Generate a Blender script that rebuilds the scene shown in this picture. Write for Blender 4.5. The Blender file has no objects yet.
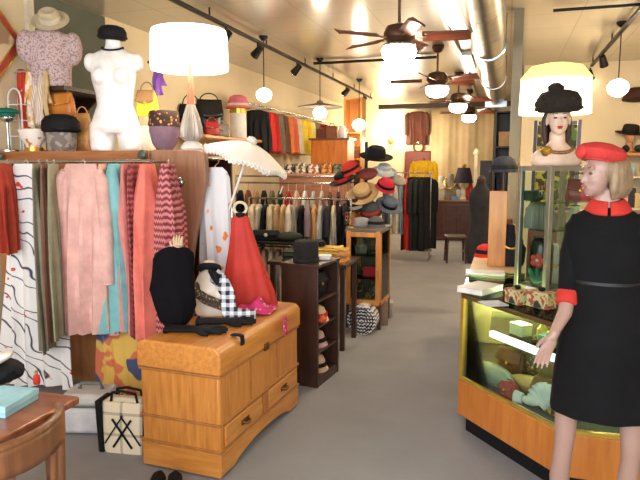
import bpy, bmesh, math, random
from mathutils import Vector, Matrix, Euler
PI=math.pi
S=bpy.context.scene
COL=S.collection
# ---------------------------------------------------------------- camera maths (photo 640x480, f=600px)
F=600.;H=1.6
TH=math.atan(75/600);PS=math.atan(.31*math.cos(TH))
FW=(-math.sin(PS)*math.cos(TH),math.cos(PS)*math.cos(TH),-math.sin(TH))
RT=(math.cos(PS),math.sin(PS),0.)
UP=(RT[1]*FW[2]-RT[2]*FW[1],RT[2]*FW[0]-RT[0]*FW[2],RT[0]*FW[1]-RT[1]*FW[0])
def ray(x,y):
    a=(x-320)/F;b=(240-y)/F
    return [FW[i]+a*RT[i]+b*UP[i] for i in range(3)]
def fl(x,y,z=0.):
    r=ray(x,y);t=(z-H)/r[2];return Vector((r[0]*t,r[1]*t,z))
def atY(x,y,Y):
    r=ray(x,y);t=Y/r[1];return Vector((r[0]*t,Y,H+r[2]*t))
def atX(x,y,X):
    r=ray(x,y);t=X/r[0];return Vector((X,r[1]*t,H+r[2]*t))
def XY(x,Y,z):
    a=(x-320)/F
    X=(a*(Y*FW[1]+(z-H)*FW[2])-Y*RT[1])/(RT[0]-a*FW[0]);return Vector((X,Y,z))
def YX(x,X,z):
    a=(x-320)/F
    Y=(a*(X*FW[0]+(z-H)*FW[2])-X*RT[0])/(RT[1]-a*FW[1]);return Vector((X,Y,z))
def dep(p): return p[0]*FW[0]+p[1]*FW[1]+(p[2]-H)*FW[2]
def mpp(p): return dep(p)/F          # metres per pixel at p
# ---------------------------------------------------------------- materials
MC={}
def nd(nt,t,**k):
    n=nt.nodes.new(t)
    for a,v in k.items(): setattr(n,a,v)
    return n
def srgb(c):
    return tuple(((v/255)/12.92 if v/255<=.04045 else ((v/255+.055)/1.055)**2.4) for v in c)+(1.,)
def mat(name,c,rough=.6,metal=0.,c2=None,pat=None,sc=8.,bump=0.,bsc=40.,emit=None,es=1.,c3=None,spec=.5,stretch=(1,1,1),coat=0.,thr=.5,c3t=.6,cr=.15):
    if name in MC: return MC[name]
    m=bpy.data.materials.new(name);m.use_nodes=True;nt=m.node_tree
    b=nt.nodes['Principled BSDF'];L=nt.links.new
    b.inputs['Base Color'].default_value=srgb(c);b.inputs['Roughness'].default_value=rough;b.inputs['Metallic'].default_value=metal
    b.inputs['Specular IOR Level'].default_value=spec
    if coat: b.inputs['Coat Weight'].default_value=coat;b.inputs['Coat Roughness'].default_value=cr
    tc=nd(nt,'ShaderNodeTexCoord');mp=nd(nt,'ShaderNodeMapping');mp.inputs['Scale'].default_value=stretch
    L(tc.outputs['Object'],mp.inputs['Vector'])
    co=mp.outputs['Vector'];fac=None
    if pat is None and c2 is None:
        pat='noise';c2=tuple(max(0,v*.86) for v in c);thr=None
    if pat in('noise','wood'):
        n=nd(nt,'ShaderNodeTexNoise');n.inputs['Scale'].default_value=sc;n.inputs['Detail'].default_value=5;n.inputs['Roughness'].default_value=.6
        L(co,n.inputs['Vector']);fac=n.outputs['Fac'];lo,hi=.32,.68
    elif pat=='vor':
        n=nd(nt,'ShaderNodeTexVoronoi');n.inputs['Scale'].default_value=sc;L(co,n.inputs['Vector']);fac=n.outputs['Distance'];lo,hi=thr-.06,thr+.06
    elif pat=='blot':
        n=nd(nt,'ShaderNodeTexNoise');n.inputs['Scale'].default_value=sc;n.inputs['Detail'].default_value=1.5;L(co,n.inputs['Vector']);fac=n.outputs['Fac'];lo,hi=thr-.02,thr+.02
    elif pat=='wave':
        n=nd(nt,'ShaderNodeTexWave');n.inputs['Scale'].default_value=sc;n.bands_direction='X';n.inputs['Distortion'].default_value=1.2;L(co,n.inputs['Vector']);fac=n.outputs['Fac'];lo,hi=thr-.1,thr+.1
    elif pat=='squig':
        n=nd(nt,'ShaderNodeTexWave');n.inputs['Scale'].default_value=sc;n.bands_direction='DIAGONAL';n.inputs['Distortion'].default_value=14;n.inputs['Detail'].default_value=1.;n.inputs['Detail Scale'].default_value=.8;L(co,n.inputs['Vector']);fac=n.outputs['Fac'];lo,hi=thr-.06,thr+.02
    elif pat=='stripe':
        n=nd(nt,'ShaderNodeTexWave');n.inputs['Scale'].default_value=sc;n.bands_direction='X';L(co,n.inputs['Vector']);fac=n.outputs['Fac'];lo,hi=thr-.1,thr+.1
    elif pat=='zig':   # chevrons running up the cloth
        sx=nd(nt,'ShaderNodeSeparateXYZ');L(co,sx.inputs[0])
        ad=nd(nt,'ShaderNodeMath',operation='ADD');L(sx.outputs[0],ad.inputs[0]);L(sx.outputs[1],ad.inputs[1])
        pp=nd(nt,'ShaderNodeMath',operation='PINGPONG');pp.inputs[1].default_value=.016;L(ad.outputs[0],pp.inputs[0])
        a2=nd(nt,'ShaderNodeMath',operation='ADD');L(pp.outputs[0],a2.inputs[0]);L(sx.outputs[2],a2.inputs[1])
        ml=nd(nt,'ShaderNodeMath',operation='MULTIPLY');ml.inputs[1].default_value=sc;L(a2.outputs[0],ml.inputs[0])
        fr=nd(nt,'ShaderNodeMath',operation='FRACT');L(ml.outputs[0],fr.inputs[0]);fac=fr.outputs[0];lo,hi=.45,.6
    elif pat=='check':
        n=nd(nt,'ShaderNodeTexChecker');n.inputs['Scale'].default_value=sc;L(co,n.inputs['Vector']);fac=n.outputs['Fac'];lo,hi=.4,.6
    elif pat=='tile':
        n=nd(nt,'ShaderNodeTexBrick');n.offset=0;n.inputs['Scale'].default_value=1;n.inputs['Mortar Size'].default_value=.006
        n.inputs['Brick Width'].default_value=sc;n.inputs['Row Height'].default_value=sc;L(co,n.inputs['Vector']);fac=n.outputs['Fac'];lo,hi=.3,.7
    elif pat=='plaid':
        sx=nd(nt,'ShaderNodeSeparateXYZ');L(co,sx.inputs[0]);outs=[]
        for i in (0,2):
            ml=nd(nt,'ShaderNodeMath',operation='MULTIPLY');ml.inputs[1].default_value=sc;L(sx.outputs[i],ml.inputs[0])
            fr=nd(nt,'ShaderNodeMath',operation='FRACT');L(ml.outputs[0],fr.inputs[0])
            gt=nd(nt,'ShaderNodeMath',operation='GREATER_THAN');gt.inputs[1].default_value=thr;L(fr.outputs[0],gt.inputs[0]);outs.append(gt.outputs[0])
        ad=nd(nt,'ShaderNodeMath',operation='ADD');L(outs[0],ad.inputs[0]);L(outs[1],ad.inputs[1])
        ml=nd(nt,'ShaderNodeMath',operation='MULTIPLY');ml.inputs[1].default_value=.5;L(ad.outputs[0],ml.inputs[0]);fac=ml.outputs[0];lo,hi=0.,1.
    if fac is not None:
        r=nd(nt,'ShaderNodeValToRGB');e=r.color_ramp.elements
        e[0].position=max(0,lo);e[0].color=srgb(c);e[1].position=min(1,hi);e[1].color=srgb(c2)
        L(fac,r.inputs[0]);out=r.outputs[0]
        if c3:
            n=nd(nt,'ShaderNodeTexNoise');n.inputs['Scale'].default_value=sc*.45+1.7 if c3t==.6 else 9.;n.inputs['Detail'].default_value=1
            mp2=nd(nt,'ShaderNodeMapping');mp2.inputs['Location'].default_value=(3.1,7.7,1.9);L(co,mp2.inputs['Vector']);L(mp2.outputs[0],n.inputs['Vector'])
            r2=nd(nt,'ShaderNodeValToRGB');r2.color_ramp.elements[0].position=c3t;r2.color_ramp.elements[1].position=c3t+.03
            L(n.outputs['Fac'],r2.inputs[0])
            mx=nd(nt,'ShaderNodeMix',data_type='RGBA');L(r2.outputs[0],mx.inputs[0]);L(out,mx.inputs[6]);mx.inputs[7].default_value=srgb(c3);out=mx.outputs[2]
        L(out,b.inputs['Base Color'])
    if bump:
        n=nd(nt,'ShaderNodeTexNoise');n.inputs['Scale'].default_value=bsc;n.inputs['Detail'].default_value=3;L(tc.outputs['Object'],n.inputs['Vector'])
        bp=nd(nt,'ShaderNodeBump');bp.inputs['Strength'].default_value=bump;bp.inputs['Distance'].default_value=.02
        L(n.outputs['Fac'],bp.inputs['Height']);L(bp.outputs[0],b.inputs['Normal'])
    if emit:
        b.inputs['Emission Color'].default_value=srgb(emit);b.inputs['Emission Strength'].default_value=es
    MC[name]=m;return m
def wood(name,c,c2,axis='z',sc=9.,rough=.4,coat=.2):
    st={'z':(3,3,.35),'x':(.35,3,3),'y':(3,.35,3)}[axis]
    return mat(name,c,rough,c2=c2,pat='wood',sc=sc,stretch=st,coat=coat)
def glass(name,c=(235,245,240),ior=1.25):
    if name in MC: return MC[name]
    m=bpy.data.materials.new(name);m.use_nodes=True;nt=m.node_tree;nt.nodes.remove(nt.nodes['Principled BSDF'])
    o=nt.nodes['Material Output'];t=nd(nt,'ShaderNodeBsdfTransparent');t.inputs[0].default_value=srgb(c)
    g=nd(nt,'ShaderNodeBsdfGlossy');g.inputs['Roughness'].default_value=.04
    f=nd(nt,'ShaderNodeFresnel');f.inputs[0].default_value=ior;mx=nd(nt,'ShaderNodeMixShader')
    L=nt.links.new;L(f.outputs[0],mx.inputs[0]);L(t.outputs[0],mx.inputs[1]);L(g.outputs[0],mx.inputs[2]);L(mx.outputs[0],o.inputs[0])
    MC[name]=m;return m
def col(c,rough=.75,**k): return mat('cloth_%d_%d_%d'%tuple(c),c,rough,bump=.15,bsc=90,spec=.25,**k)
# ---------------------------------------------------------------- mesh builder
def rotm(r):
    if r is None: return Matrix.Identity(4)
    if isinstance(r,Matrix): return r
    return Euler(r).to_matrix().to_4x4()
class MB:
    def __init__(s): s.v=[];s.f=[];s.mi=[]
    def add(s,vs,fs,mi=0):
        o=len(s.v);s.v+=[tuple(v) for v in vs];s.f+=[tuple(i+o for i in f) for f in fs];s.mi+=[mi]*len(fs);return s
    def box(s,c,z,r=None,mi=0,taper=1.):
        M=rotm(r);h=[d/2 for d in z];vs=[]
        for k in(-1,1):
            t=taper if k>0 else 1
            for x,y in((-1,-1),(1,-1),(1,1),(-1,1)): vs.append(M@Vector((x*h[0]*t,y*h[1]*t,k*h[2]))+Vector(c))
        return s.add(vs,[(3,2,1,0),(4,5,6,7),(0,1,5,4),(1,2,6,5),(2,3,7,6),(3,0,4,7)],mi)
    def loft(s,rings,cap=True,closed=True,mi=0,cap0=None,cap1=None):
        m=len(rings[0]);vs=[v for r in rings for v in r];fs=[]
        for k in range(len(rings)-1):
            for j in range(m if closed else m-1):
                a=k*m+j;b=k*m+(j+1)%m;fs.append((a,b,b+m,a+m))
        if cap0 is None: cap0=cap
        if cap1 is None: cap1=cap
        if cap0 and closed: fs.append(tuple(reversed(range(m))))
        if cap1 and closed: fs.append(tuple(range((len(rings)-1)*m,len(rings)*m)))
        return s.add(vs,fs,mi)
    def lathe(s,prof,c=(0,0,0),n=24,r=None,sx=1,sy=1,mi=0,cap=True,a0=0,a1=None):
        M=rotm(r);C=Vector(c)
        if a1 is None:
            rings=[[M@Vector((p[0]*math.cos(2*PI*j/n)*sx,p[0]*math.sin(2*PI*j/n)*sy,p[1]))+C for j in range(n)] for p in prof]
            return s.loft(rings,cap,mi=mi)
        rings=[[M@Vector((p[0]*math.cos(a0+(a1-a0)*j/n)*sx,p[0]*math.sin(a0+(a1-a0)*j/n)*sy,p[1]))+C for j in range(n+1)] for p in prof]
        return s.loft(rings,False,False,mi=mi)
    def ell(s,c,r,rot=None,u=20,v=12,mi=0,lump=0,seed=0):
        rnd=random.Random(seed);M=rotm(rot);C=Vector(c);R=[]
        for k in range(v+1):
            t=-PI/2+PI*min(max(k/v,.012),.988);rg=[]
            for j in range(u):
                a=2*PI*j/u;q=1+(rnd.uniform(-lump,lump) if lump else 0)
                rg.append(M@Vector((r[0]*math.cos(t)*math.cos(a)*q,r[1]*math.cos(t)*math.sin(a)*q,r[2]*math.sin(t)*q))+C)
            R.append(rg)
        return s.loft(R,mi=mi)
    def tube(s,pts,r,n=10,mi=0,closed=False,flat=1.):
        pts=[Vector(p) for p in pts];N=len(pts);R=[]
        rr=r if isinstance(r,(list,tuple)) else [r]*N
        up=Vector((.123,.2,1)).normalized();prev=None
        for i,p in enumerate(pts):
            if closed: d=pts[(i+1)%N]-pts[i-1]
            else: d=pts[min(i+1,N-1)]-pts[max(i-1,0)]
            d.normalize()
            if prev is None:
                a=d.cross(up)
                if a.length<.05: a=d.cross(Vector((1,0,0)))
            else: a=prev-d*prev.dot(d)
            a.normalize();b=d.cross(a);prev=a
            R.append([p+(a*math.cos(2*PI*j/n)+b*math.sin(2*PI*j/n)*flat)*rr[i] for j in range(n)])
        if closed:
            R.append(R[0]);return s.loft(R,False,mi=mi)
        return s.loft(R,mi=mi)
    def cyl(s,p0,p1,r0,r1=None,n=14,mi=0): return s.tube([p0,p1],[r0,r0 if r1 is None else r1],n,mi)
    def prism(s,poly,z0,z1,mi=0,f=None):
        f=f or (lambda x,y,z:(x,y,z));n=len(poly)
        vs=[f(x,y,z0) for x,y in poly]+[f(x,y,z1) for x,y in poly]
        fs=[tuple(reversed(range(n))),tuple(range(n,2*n))]+[(i,(i+1)%n,(i+1)%n+n,i+n) for i in range(n)]
        return s.add(vs,fs,mi)
    def sheet(s,fn,nu,nv,mi=0):
        vs=[fn(i/nu,j/nv) for j in range(nv+1) for i in range(nu+1)]
        fs=[(j*(nu+1)+i,j*(nu+1)+i+1,(j+1)*(nu+1)+i+1,(j+1)*(nu+1)+i) for j in range(nv) for i in range(nu)]
        return s.add(vs,fs,mi)
    def build(s,name,m,parent=None,loc=(0,0,0),rot=(0,0,0),bevel=0.,smooth=40,solid=0.,remesh=0.,sub=0):
        me=bpy.data.meshes.new(name);me.from_pydata([tuple(v) for v in s.v],[],s.f);
        bm=bmesh.new();bm.from_mesh(me);bmesh.ops.recalc_face_normals(bm,faces=bm.faces);bm.to_mesh(me);bm.free()
        ms=m if isinstance(m,(list,tuple)) else [m]
        for x in ms: me.materials.append(x)
        for p,i in zip(me.polygons,s.mi): p.material_index=i
        if smooth:
            for p in me.polygons: p.use_smooth=True
            me.set_sharp_from_angle(angle=math.radians(smooth))
        o=bpy.data.objects.new(name,me);COL.objects.link(o);o.location=loc;o.rotation_euler=rot
        if parent: o.parent=parent
        if bevel:
            b=o.modifiers.new('bev','BEVEL');b.width=bevel;b.segments=2;b.limit_method='ANGLE';b.angle_limit=math.radians(50)
        if solid:
            b=o.modifiers.new('sol','SOLIDIFY');b.thickness=solid;b.offset=0
        if remesh:
            b=o.modifiers.new('rem','REMESH');b.mode='VOXEL';b.voxel_size=remesh;b.use_smooth_shade=True
            b=o.modifiers.new('smo','SMOOTH');b.iterations=7;b.factor=.5
        if sub:
            b=o.modifiers.new('sub','SUBSURF');b.levels=sub;b.render_levels=sub
        return o
USED={}
def tag(o,label,cat,group=None,kind=None):
    o['label']=label;o['category']=cat
    if group: o['group']=group
    if kind: o['kind']=kind
    USED[label]=USED.get(label,0)+1
    return o
def thing(name,label,cat,loc=(0,0,0),rotz=0.,group=None,rot=None):
    o=bpy.data.objects.new(name,None);COL.objects.link(o);o.empty_display_size=.05;o.location=loc
    o.rotation_euler=rot if rot else (0,0,rotz);return tag(o,label,cat,group)
def struct(name,mb,m,bevel=0.,smooth=0):
    o=mb.build(name,m,bevel=bevel,smooth=smooth);o['kind']='structure';o['label']=name.replace('_',' ');return o
ORD=['first','second','third','fourth','fifth','sixth','seventh','eighth','ninth','tenth','eleventh','twelfth','thirteenth','fourteenth','fifteenth','sixteenth','seventeenth','eighteenth']
# ---------------------------------------------------------------- shared materials
M_black=col((16,16,20));M_white=col((236,232,226));M_chrome=mat('chrome',(190,190,188),.25,1.);M_dkmetal=mat('dark_metal',(40,38,36),.45,.7)
M_wire=mat('hanger_wire',(205,200,190),.35,.6);M_gold=mat('gold_metal',(212,168,72),.3,.9)
M_oak=wood('honey_oak',(206,140,66),(176,108,42),'z');M_oakx=wood('honey_oak_x',(206,140,66),(176,108,42),'x');M_oaky=wood('honey_oak_y',(206,140,66),(176,108,42),'y')
M_brown=wood('brown_wood',(132,84,52),(98,58,34),'z');M_brownx=wood('brown_wood_x',(146,94,58),(112,68,40),'x')
M_dark=wood('dark_wood',(66,38,26),(42,24,18),'z');M_red=col((196,54,46));M_cream=col((232,218,190));M_skin=mat('mannequin_skin',(204,166,146),.45)
M_glass=glass('clear_glass');M_plastic=mat('white_plastic',(232,230,226),.35)
# ---------------------------------------------------------------- reusable makers
def cloth_mb(w0,w1,h,d,seed=0,nf=5,amp=.35,neck=.35,sh=.07,m=48,n=16,top=0.,close=False):
    rnd=random.Random(seed);p1,p2,p3=[rnd.uniform(0,6.28) for _ in range(3)];mb=MB();R=[]
    for k in range(n+1):
        t=(k/n)**1.25;W=w0*(neck+(1-neck)*math.sqrt(min(1,t/sh))) if t<sh else w0+(w1-w0)*((t-sh)/(1-sh))
        Dd=d*(.42+.58*min(1,t/.3));rg=[]
        for j in range(m):
            a=2*PI*j/m;c,s_=math.cos(a),math.sin(a)
            x=W/2*math.copysign(abs(c)**.8,c);y=Dd/2*math.copysign(abs(s_)**.8,s_)
            g=min(1,.12+1.4*t)
            fo=amp*g*math.sin(nf*2*PI*x/max(w1,w0)+p1+1.1*math.sin(2.4*t+p2))
            fx=.16*g*math.sin(2.2*2*PI*y/d+p3+t)
            zz=top-h*t+(.012*math.sin(3*a+p2) if k==n else 0)
            rg.append((x+W/2*fx,y+Dd/2*fo,zz))
        R.append(rg)
    mb.loft(R,cap0=True,cap1=close);return mb
def garment(p,w,h,d,m,label,cat='garment',group=None,rot=PI/2,sleeves=0.,seed=0,hook=.07,nf=5,amp=.35,flare=1.1,name='garment',sm=None,hm=None,neck=.35):
    """p = point on the rail the hook hangs from"""
    T=thing(name,label,cat,p,rot,group)
    hg=MB();hg.tube([(0,0,-.0),(.018,0,.012),(.03,0,-.004),(.02,0,-.025),(0,0,-.04),(0,0,-hook-.01)],.0028,6)
    hg.tube([(-w*.46,0,-hook-.055),(-w*.2,0,-hook-.018),(0,0,-hook),(w*.2,0,-hook-.018),(w*.46,0,-hook-.055)],.006,6)
    hg.build('hanger',hm or M_wire,T)
    cloth_mb(w,w*flare,h,d,seed,nf,amp,neck=neck,top=-hook).build('bodice',m,T)
    if sleeves:
        for k in(-1,1):
            x0=k*w*.44;z0=-hook-.07*h*.6;r=min(d*.42,.065)
            sm_=MB().tube([(x0,0,z0),(x0+k*.04,-.01,z0-.06),(x0+k*.055,-.015,z0-sleeves*.5),(x0+k*.05,-.01,z0-sleeves)],[r*.6,r,r*.95,r*.9],12)
            sm_.build('sleeve',sm or m,T)
    return T
def hat(p,kind,r,m,label,group=None,tilt=(0,0,0),band=None,name='hat',h=None,m2=None):
    T=thing(name,label,'hat',p,group=group,rot=tilt);n=26
    if kind=='beret':
        MB().lathe([(r*.62,0),(r*.66,.012),(r*.98,r*.18),(r,r*.3),(r*.86,r*.46),(r*.5,r*.55),(.01,r*.58)],n=n).build('crown',m,T)
        MB().lathe([(r*.6,-.012),(r*.645,-.012),(r*.645,.014),(r*.6,.014)],n=n).build('headband',m2 or m,T)
        MB().cyl((0,0,r*.55),(0.004,0,r*.68),.006,.004,8).build('stalk',m2 or m,T)
    elif kind=='brim':
        c=r*.55;hh=h or r*.62
        MB().lathe([(c,0),(c*1.0,hh*.5),(c*.93,hh*.85),(c*.7,hh),(c*.3,hh*.96),(.01,hh*.9)],n=n,sy=.92).build('crown',m,T)
        MB().lathe([(c*.97,.0),(r*.8,-.012),(r,.006),(r*1.0,.012),(r*.8,-.004),(c*.97,.008)],n=n,sy=.95).build('brim',m,T)
        MB().lathe([(c*1.0,.006),(c*1.035,.008),(c*1.03,.045),(c*.99,.046)],n=n,sy=.925).build('hatband',band or M_black,T)
    elif kind=='pill':
        hh=h or r*.8
        MB().lathe([(r*.95,0),(r,.01),(r*1.0,hh*.8),(r*.93,hh*.97),(r*.8,hh),(.01,hh*1.0)],n=n).build('crown',m,T)
        MB().lathe([(r*.96,.004),(r*1.05,.004),(r*1.05,.03),(r*.98,.034)],n=n).build('hatband',band or m,T)
    elif kind=='fur':
        MB().lathe([(r*.9,0),(r*1.03,r*.18),(r*1.0,r*.6),(r*.8,r*.9),(r*.4,r*1.02),(.01,r*1.04)],n=30).build('crown',m,T,sub=0)
        MB().ell((0,0,.02),(r*1.1,r*1.06,r*.22),u=40,lump=.05,seed=3).build('brim',m,T)
    elif kind=='cloche':
        MB().lathe([(r*1.0,0),(r*.86,.03),(r*.8,r*.5),(r*.66,r*.85),(r*.35,r*1.02),(.01,r*1.06)],n=n).build('crown',m,T)
        MB().lathe([(r*.85,.03),(r*.9,.032),(r*.87,.06),(r*.83,.06)],n=n).build('hatband',band or M_black,T)
    return T
def handbag(p,w,h,d,m,label,rotz=0,group=None,hm=None,handle=.6,name='handbag',clasp=True,taper=.82,flap=True):
    T=thing(name,label,'handbag',p,rotz,group);mb=MB();R=[]
    for t,q,e in((0,.94,.85),(.06,1.,1.),(.35,1.0,1.05),(.8,(1+taper)/2,.75),(1,taper,.35)):
        R.append([(w/2*q*math.copysign(abs(math.cos(a))**.45,math.cos(a)),d/2*e*math.copysign(abs(math.sin(a))**.6,math.sin(a)),h*t) for a in [2*PI*j/28 for j in range(28)]])
    mb.loft(R).build('body',m,T,bevel=0)
    if flap: MB().sheet(lambda u,v:((u-.5)*w*(taper+.02+.12*v),-d*.17-d*.38*v-.004,h*(1.0-.52*v+.0*u)-h*.1*v*(2*u-1)**2*-1),10,5).build('flap',hm or m,T,solid=.006)
    if handle:
        q=w*taper*.38;MB().tube([(-q*math.cos(PI*i/12),0,h*.97+handle*h*math.sin(PI*i/12)) for i in range(13)],max(.005,w*.022),8).build('handle',hm or m,T)
    if clasp: MB().ell((0,-d*.58,h*.5),(.012,.008,.012),u=10,v=6).build('clasp',M_gold,T)
    return T
def head_mb(mb,c,yaw,s=1.,neck=True,tilt=0.,nx=.046):
    """female head, c = centre of skull, faces -y turned by yaw about z"""
    M=Matrix.Translation(Vector(c))@Matrix.Rotation(yaw,4,'Z')@Matrix.Rotation(tilt,4,'X')@Matrix.Scale(s,4)
    def e(p,r,rx=0.):
        t=MB();t.ell(p,r,rot=(rx,0,0) if rx else None,u=24,v=16);mb.add([M@Vector(v) for v in t.v],t.f)
    e((0,.012,.02),(.073,.09,.085));e((0,-.028,-.03),(.057,.06,.08));e((0,-.055,-.085),(.03,.028,.024))
    e((0,-.045,-.068),(.045,.04,.035));e((0,-.088,-.022),(.010,.016,.026),-.35);e((0,-.098,-.036),(.011,.011,.009))
    e((-.027,-.066,-.032),(.02,.013,.018));e((.027,-.066,-.032),(.02,.013,.018));e((0,-.072,.024),(.05,.010,.014))
    e((0,-.082,-.058),(.02,.011,.006));e((0,-.081,-.067),(.017,.011,.006))
    for k in(-1,1):
        e((k*.029,-.069,.0),(.013,.010,.008));e((k*.072,.012,-.018),(.009,.018,.03))
    if neck: e((0,.02,-.13),(.046,.05,.09))
    return M
def face_parts(T,M,lipm,eyem,hairm=None):
    def part(name,m,fn):
        t=MB();fn(t);t.v=[tuple(M@Vector(v)) for v in t.v];t.build(name,m,T)
    part('lips',lipm,lambda t:(t.ell((0,-.0885,-.0575),(.019,.0075,.0055),u=16,v=8),t.ell((0,-.0875,-.0665),(.016,.0075,.0055),u=16,v=8)))
    for k in(-1,1):
        part('eye',eyem,lambda t:t.ell((k*.029,-.0775,.0),(.012,.0065,.006),u=14,v=8))
        part('eyebrow',eyem,lambda t:t.tube([(k*.014,-.0815,.023),(k*.03,-.0775,.028),(k*.043,-.069,.023)],.0022,6))
def rail(name,label,x0,x1,y,z,posts=True,bars=(0.,),group=None):
    T=thing(name,label,'clothes rack',((x0+x1)/2,y,0))
    w=(x1-x0)/2
    for b in bars: MB().cyl((-w,0,z+b),(w,0,z+b),.011).build('rail',M_chrome,T)
    for k in(-1,1):
        MB().cyl((k*w,0,0.03),(k*w,0,z+max(bars)+.012),.013).build('post',M_chrome,T)
        MB().cyl((k*w,-.25,.03),(k*w,.25,.03),.014).build('foot',M_chrome,T)
    return T
# ================================================================ SETTING
XL,XR,YF,YB,ZC=-3.7,2.2,-1.3,14.0,3.0
M_wall=mat('wall_paint',(226,208,172),.7,c2=(214,194,158),pat='noise',sc=1.2)
M_ceil=mat('ceiling_paint',(178,164,140),.35,c2=(150,135,111),pat='tile',sc=.62,bump=.12,bsc=3.5,coat=.7,cr=.13)
M_floor=mat('floor_carpet',(146,144,147),.85,c2=(134,132,134),pat='noise',sc=1.6,bump=.2,bsc=220,spec=.2)
struct('floor',MB().box(((XL+XR)/2,(YF+YB)/2,-.05),(XR-XL,YB-YF,.1)),M_floor)
struct('ceiling',MB().box(((XL+XR)/2,(YF+YB)/2,ZC+.05),(XR-XL,YB-YF,.1)),M_ceil)
struct('wall_left',MB().box((XL-.05,(YF+YB)/2,ZC/2),(.1,YB-YF,ZC)),M_wall)
struct('wall_right',MB().box((XR+.05,(YF+YB)/2,ZC/2),(.1,YB-YF,ZC)),M_wall)
struct('wall_back',MB().box(((XL+XR)/2,YB+.05,ZC/2),(XR-XL,.1,ZC)),M_wall)
fw=MB();fw.box(((XL+XR)/2,YF-.05,.2),(XR-XL,.1,.4));fw.box(((XL+XR)/2,YF-.05,2.85),(XR-XL,.1,.3))
for x in(XL+.15,XR-.15): fw.box((x,YF-.05,1.55),(.3,.1,2.3))
struct('wall_front',fw,M_wall)
wf=MB()
for x in(XL+.33,-.75,XR-.33): wf.box((x,YF-.05,1.55),(.06,.08,2.3))
for z in(.43,2.67): wf.box(((XL+XR)/2,YF-.05,z),(XR-XL-.6,.08,.06))
struct('window_1',wf,M_dkmetal)
struct('baseboard_left',MB().box((XL+.01,(YF+YB)/2,.06),(.02,YB-YF,.12)),M_brown)
struct('baseboard_back',MB().box(((XL+XR)/2,YB-.01,.06),(XR-XL,.02,.12)),M_brown)
# green upper wall panel on the left and its pale edge strip
g0=YX(30,XL,2.9)[1];g1=YX(103,XL,2.9)[1]
struct('trim_1',MB().box((XL+.012,(g0+g1)/2,2.45),(.024,g1-g0,1.08)),mat('green_panel',(96,98,82),.75,c2=(84,86,72),pat='noise',sc=3))
struct('trim_2',MB().box((XL+.02,g0-.04,2.45),(.04,.07,1.08)),M_cream)
# wall behind the counter, its slim steel post, dark beam over the back curtain
WD=9.2;dx0=XY(520,WD,1.5)[0]
struct('wall_right_rear',MB().box(((dx0+XR)/2,WD+.06,ZC/2),(XR-dx0,.12,ZC)),M_wall)
PX=XY(515,5.95,2.0)
struct('pillar',MB().box((PX[0],PX[1],ZC/2),(.085,.085,ZC)),mat('pillar_paint',(128,122,104),.5,c2=(112,106,90),pat='noise',sc=2))
struct('trim_3',MB().box((-1.3,YB-.35,2.9),(3.0,.12,.10)),mat('beam_dark',(58,46,38),.6))
# ---------------------------------------------------------------- lights of the room
def lamp_light(kind,p,w,c=(1,.86,.66),size=.1,rot=(0,0,0),sy=None,name='lamp_light'):
    l=bpy.data.lights.new(name,kind);l.energy=w;l.color=c
    if kind=='AREA':
        l.size=size
        if sy: l.shape='RECTANGLE';l.size_y=sy
    elif kind!='SUN': l.shadow_soft_size=size
    o=bpy.data.objects.new(name,l);COL.objects.link(o);o.location=p;o.rotation_euler=rot;return o
lamp_light('AREA',(-.75,YF+.05,1.75),270,(.93,.96,1.),5.0,(PI/2,0,0),2.1,'shop_window_light')
w=bpy.data.worlds.new('World');S.world=w;w.use_nodes=True
w.node_tree.nodes['Background'].inputs[0].default_value=(.86,.92,1,1);w.node_tree.nodes['Background'].inputs[1].default_value=.6
M_bowl=mat('bowl_glow',(255,246,226),.4,emit=(255,244,220),es=14.)
M_bulb=mat('bulb_glow',(255,246,226),.4,emit=(255,240,212),es=30.)
M_fanmotor=mat('fan_bronze',(92,66,50),.35,.6);M_blade=wood('fan_blade',(120,62,42),(88,42,28),'x',rough=.35)
# ceiling fans
def fan(px,Y,a0,label):
    z=2.47;p=XY(px,Y,z);T=thing('ceiling_fan',label,'ceiling fan',(p[0],p[1],ZC),0,'ceiling fans down the aisle');d=z-ZC
    MB().lathe([(.07,0),(.075,-.02),(.05,-.07),(.02,-.09)],n=20).build('canopy',M_fanmotor,T)
    MB().cyl((0,0,-.05),(0,0,d+.22),.013).build('downrod',M_fanmotor,T)
    MB().lathe([(.02,d+.235),(.10,d+.21),(.125,d+.16),(.125,d+.12),(.095,d+.085),(.07,d+.07)],n=24).build('motor',M_fanmotor,T)
    MB().lathe([(.10,d+.085),(.13,d+.07),(.135,d+.055),(.11,d+.05)],n=24).build('light_collar',M_chrome,T)
    MB().lathe([(.125,d+.055),(.14,d+.02),(.125,d-.03),(.08,d-.065),(.01,d-.075)],n=24).build('light_bowl',M_bowl,T)
    for k in range(5):
        a=a0+k*2*PI/5
        b=MB();b.sheet(lambda u,v:(.18+.37*u,(v-.5)*(.10+.035*u-.05*max(0,u-.88)/.12),-(v-.5)*.05),8,3)
        B=b.build('blade',M_blade,T,(0,0,d+.125),(0,0,a),solid=.008)
        MB().box((.15,0,-.006),(.12,.03,.006)).build('bracket',M_gold,B)
    lamp_light('POINT',(p[0],p[1],z-.14),26,(1,.84,.62),.09,name='fan_light')
fan(399,4.85,.1,'nearest bronze ceiling fan with reddish blades and glowing bowl')
fan(437,7.4,.75,'second ceiling fan from the camera, lit bowl, above the aisle')
fan(458,9.6,.1,'third ceiling fan from the camera, beside the silver duct')
fan(469,11.8,.5,'farthest small ceiling fan, near the back curtain')
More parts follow.
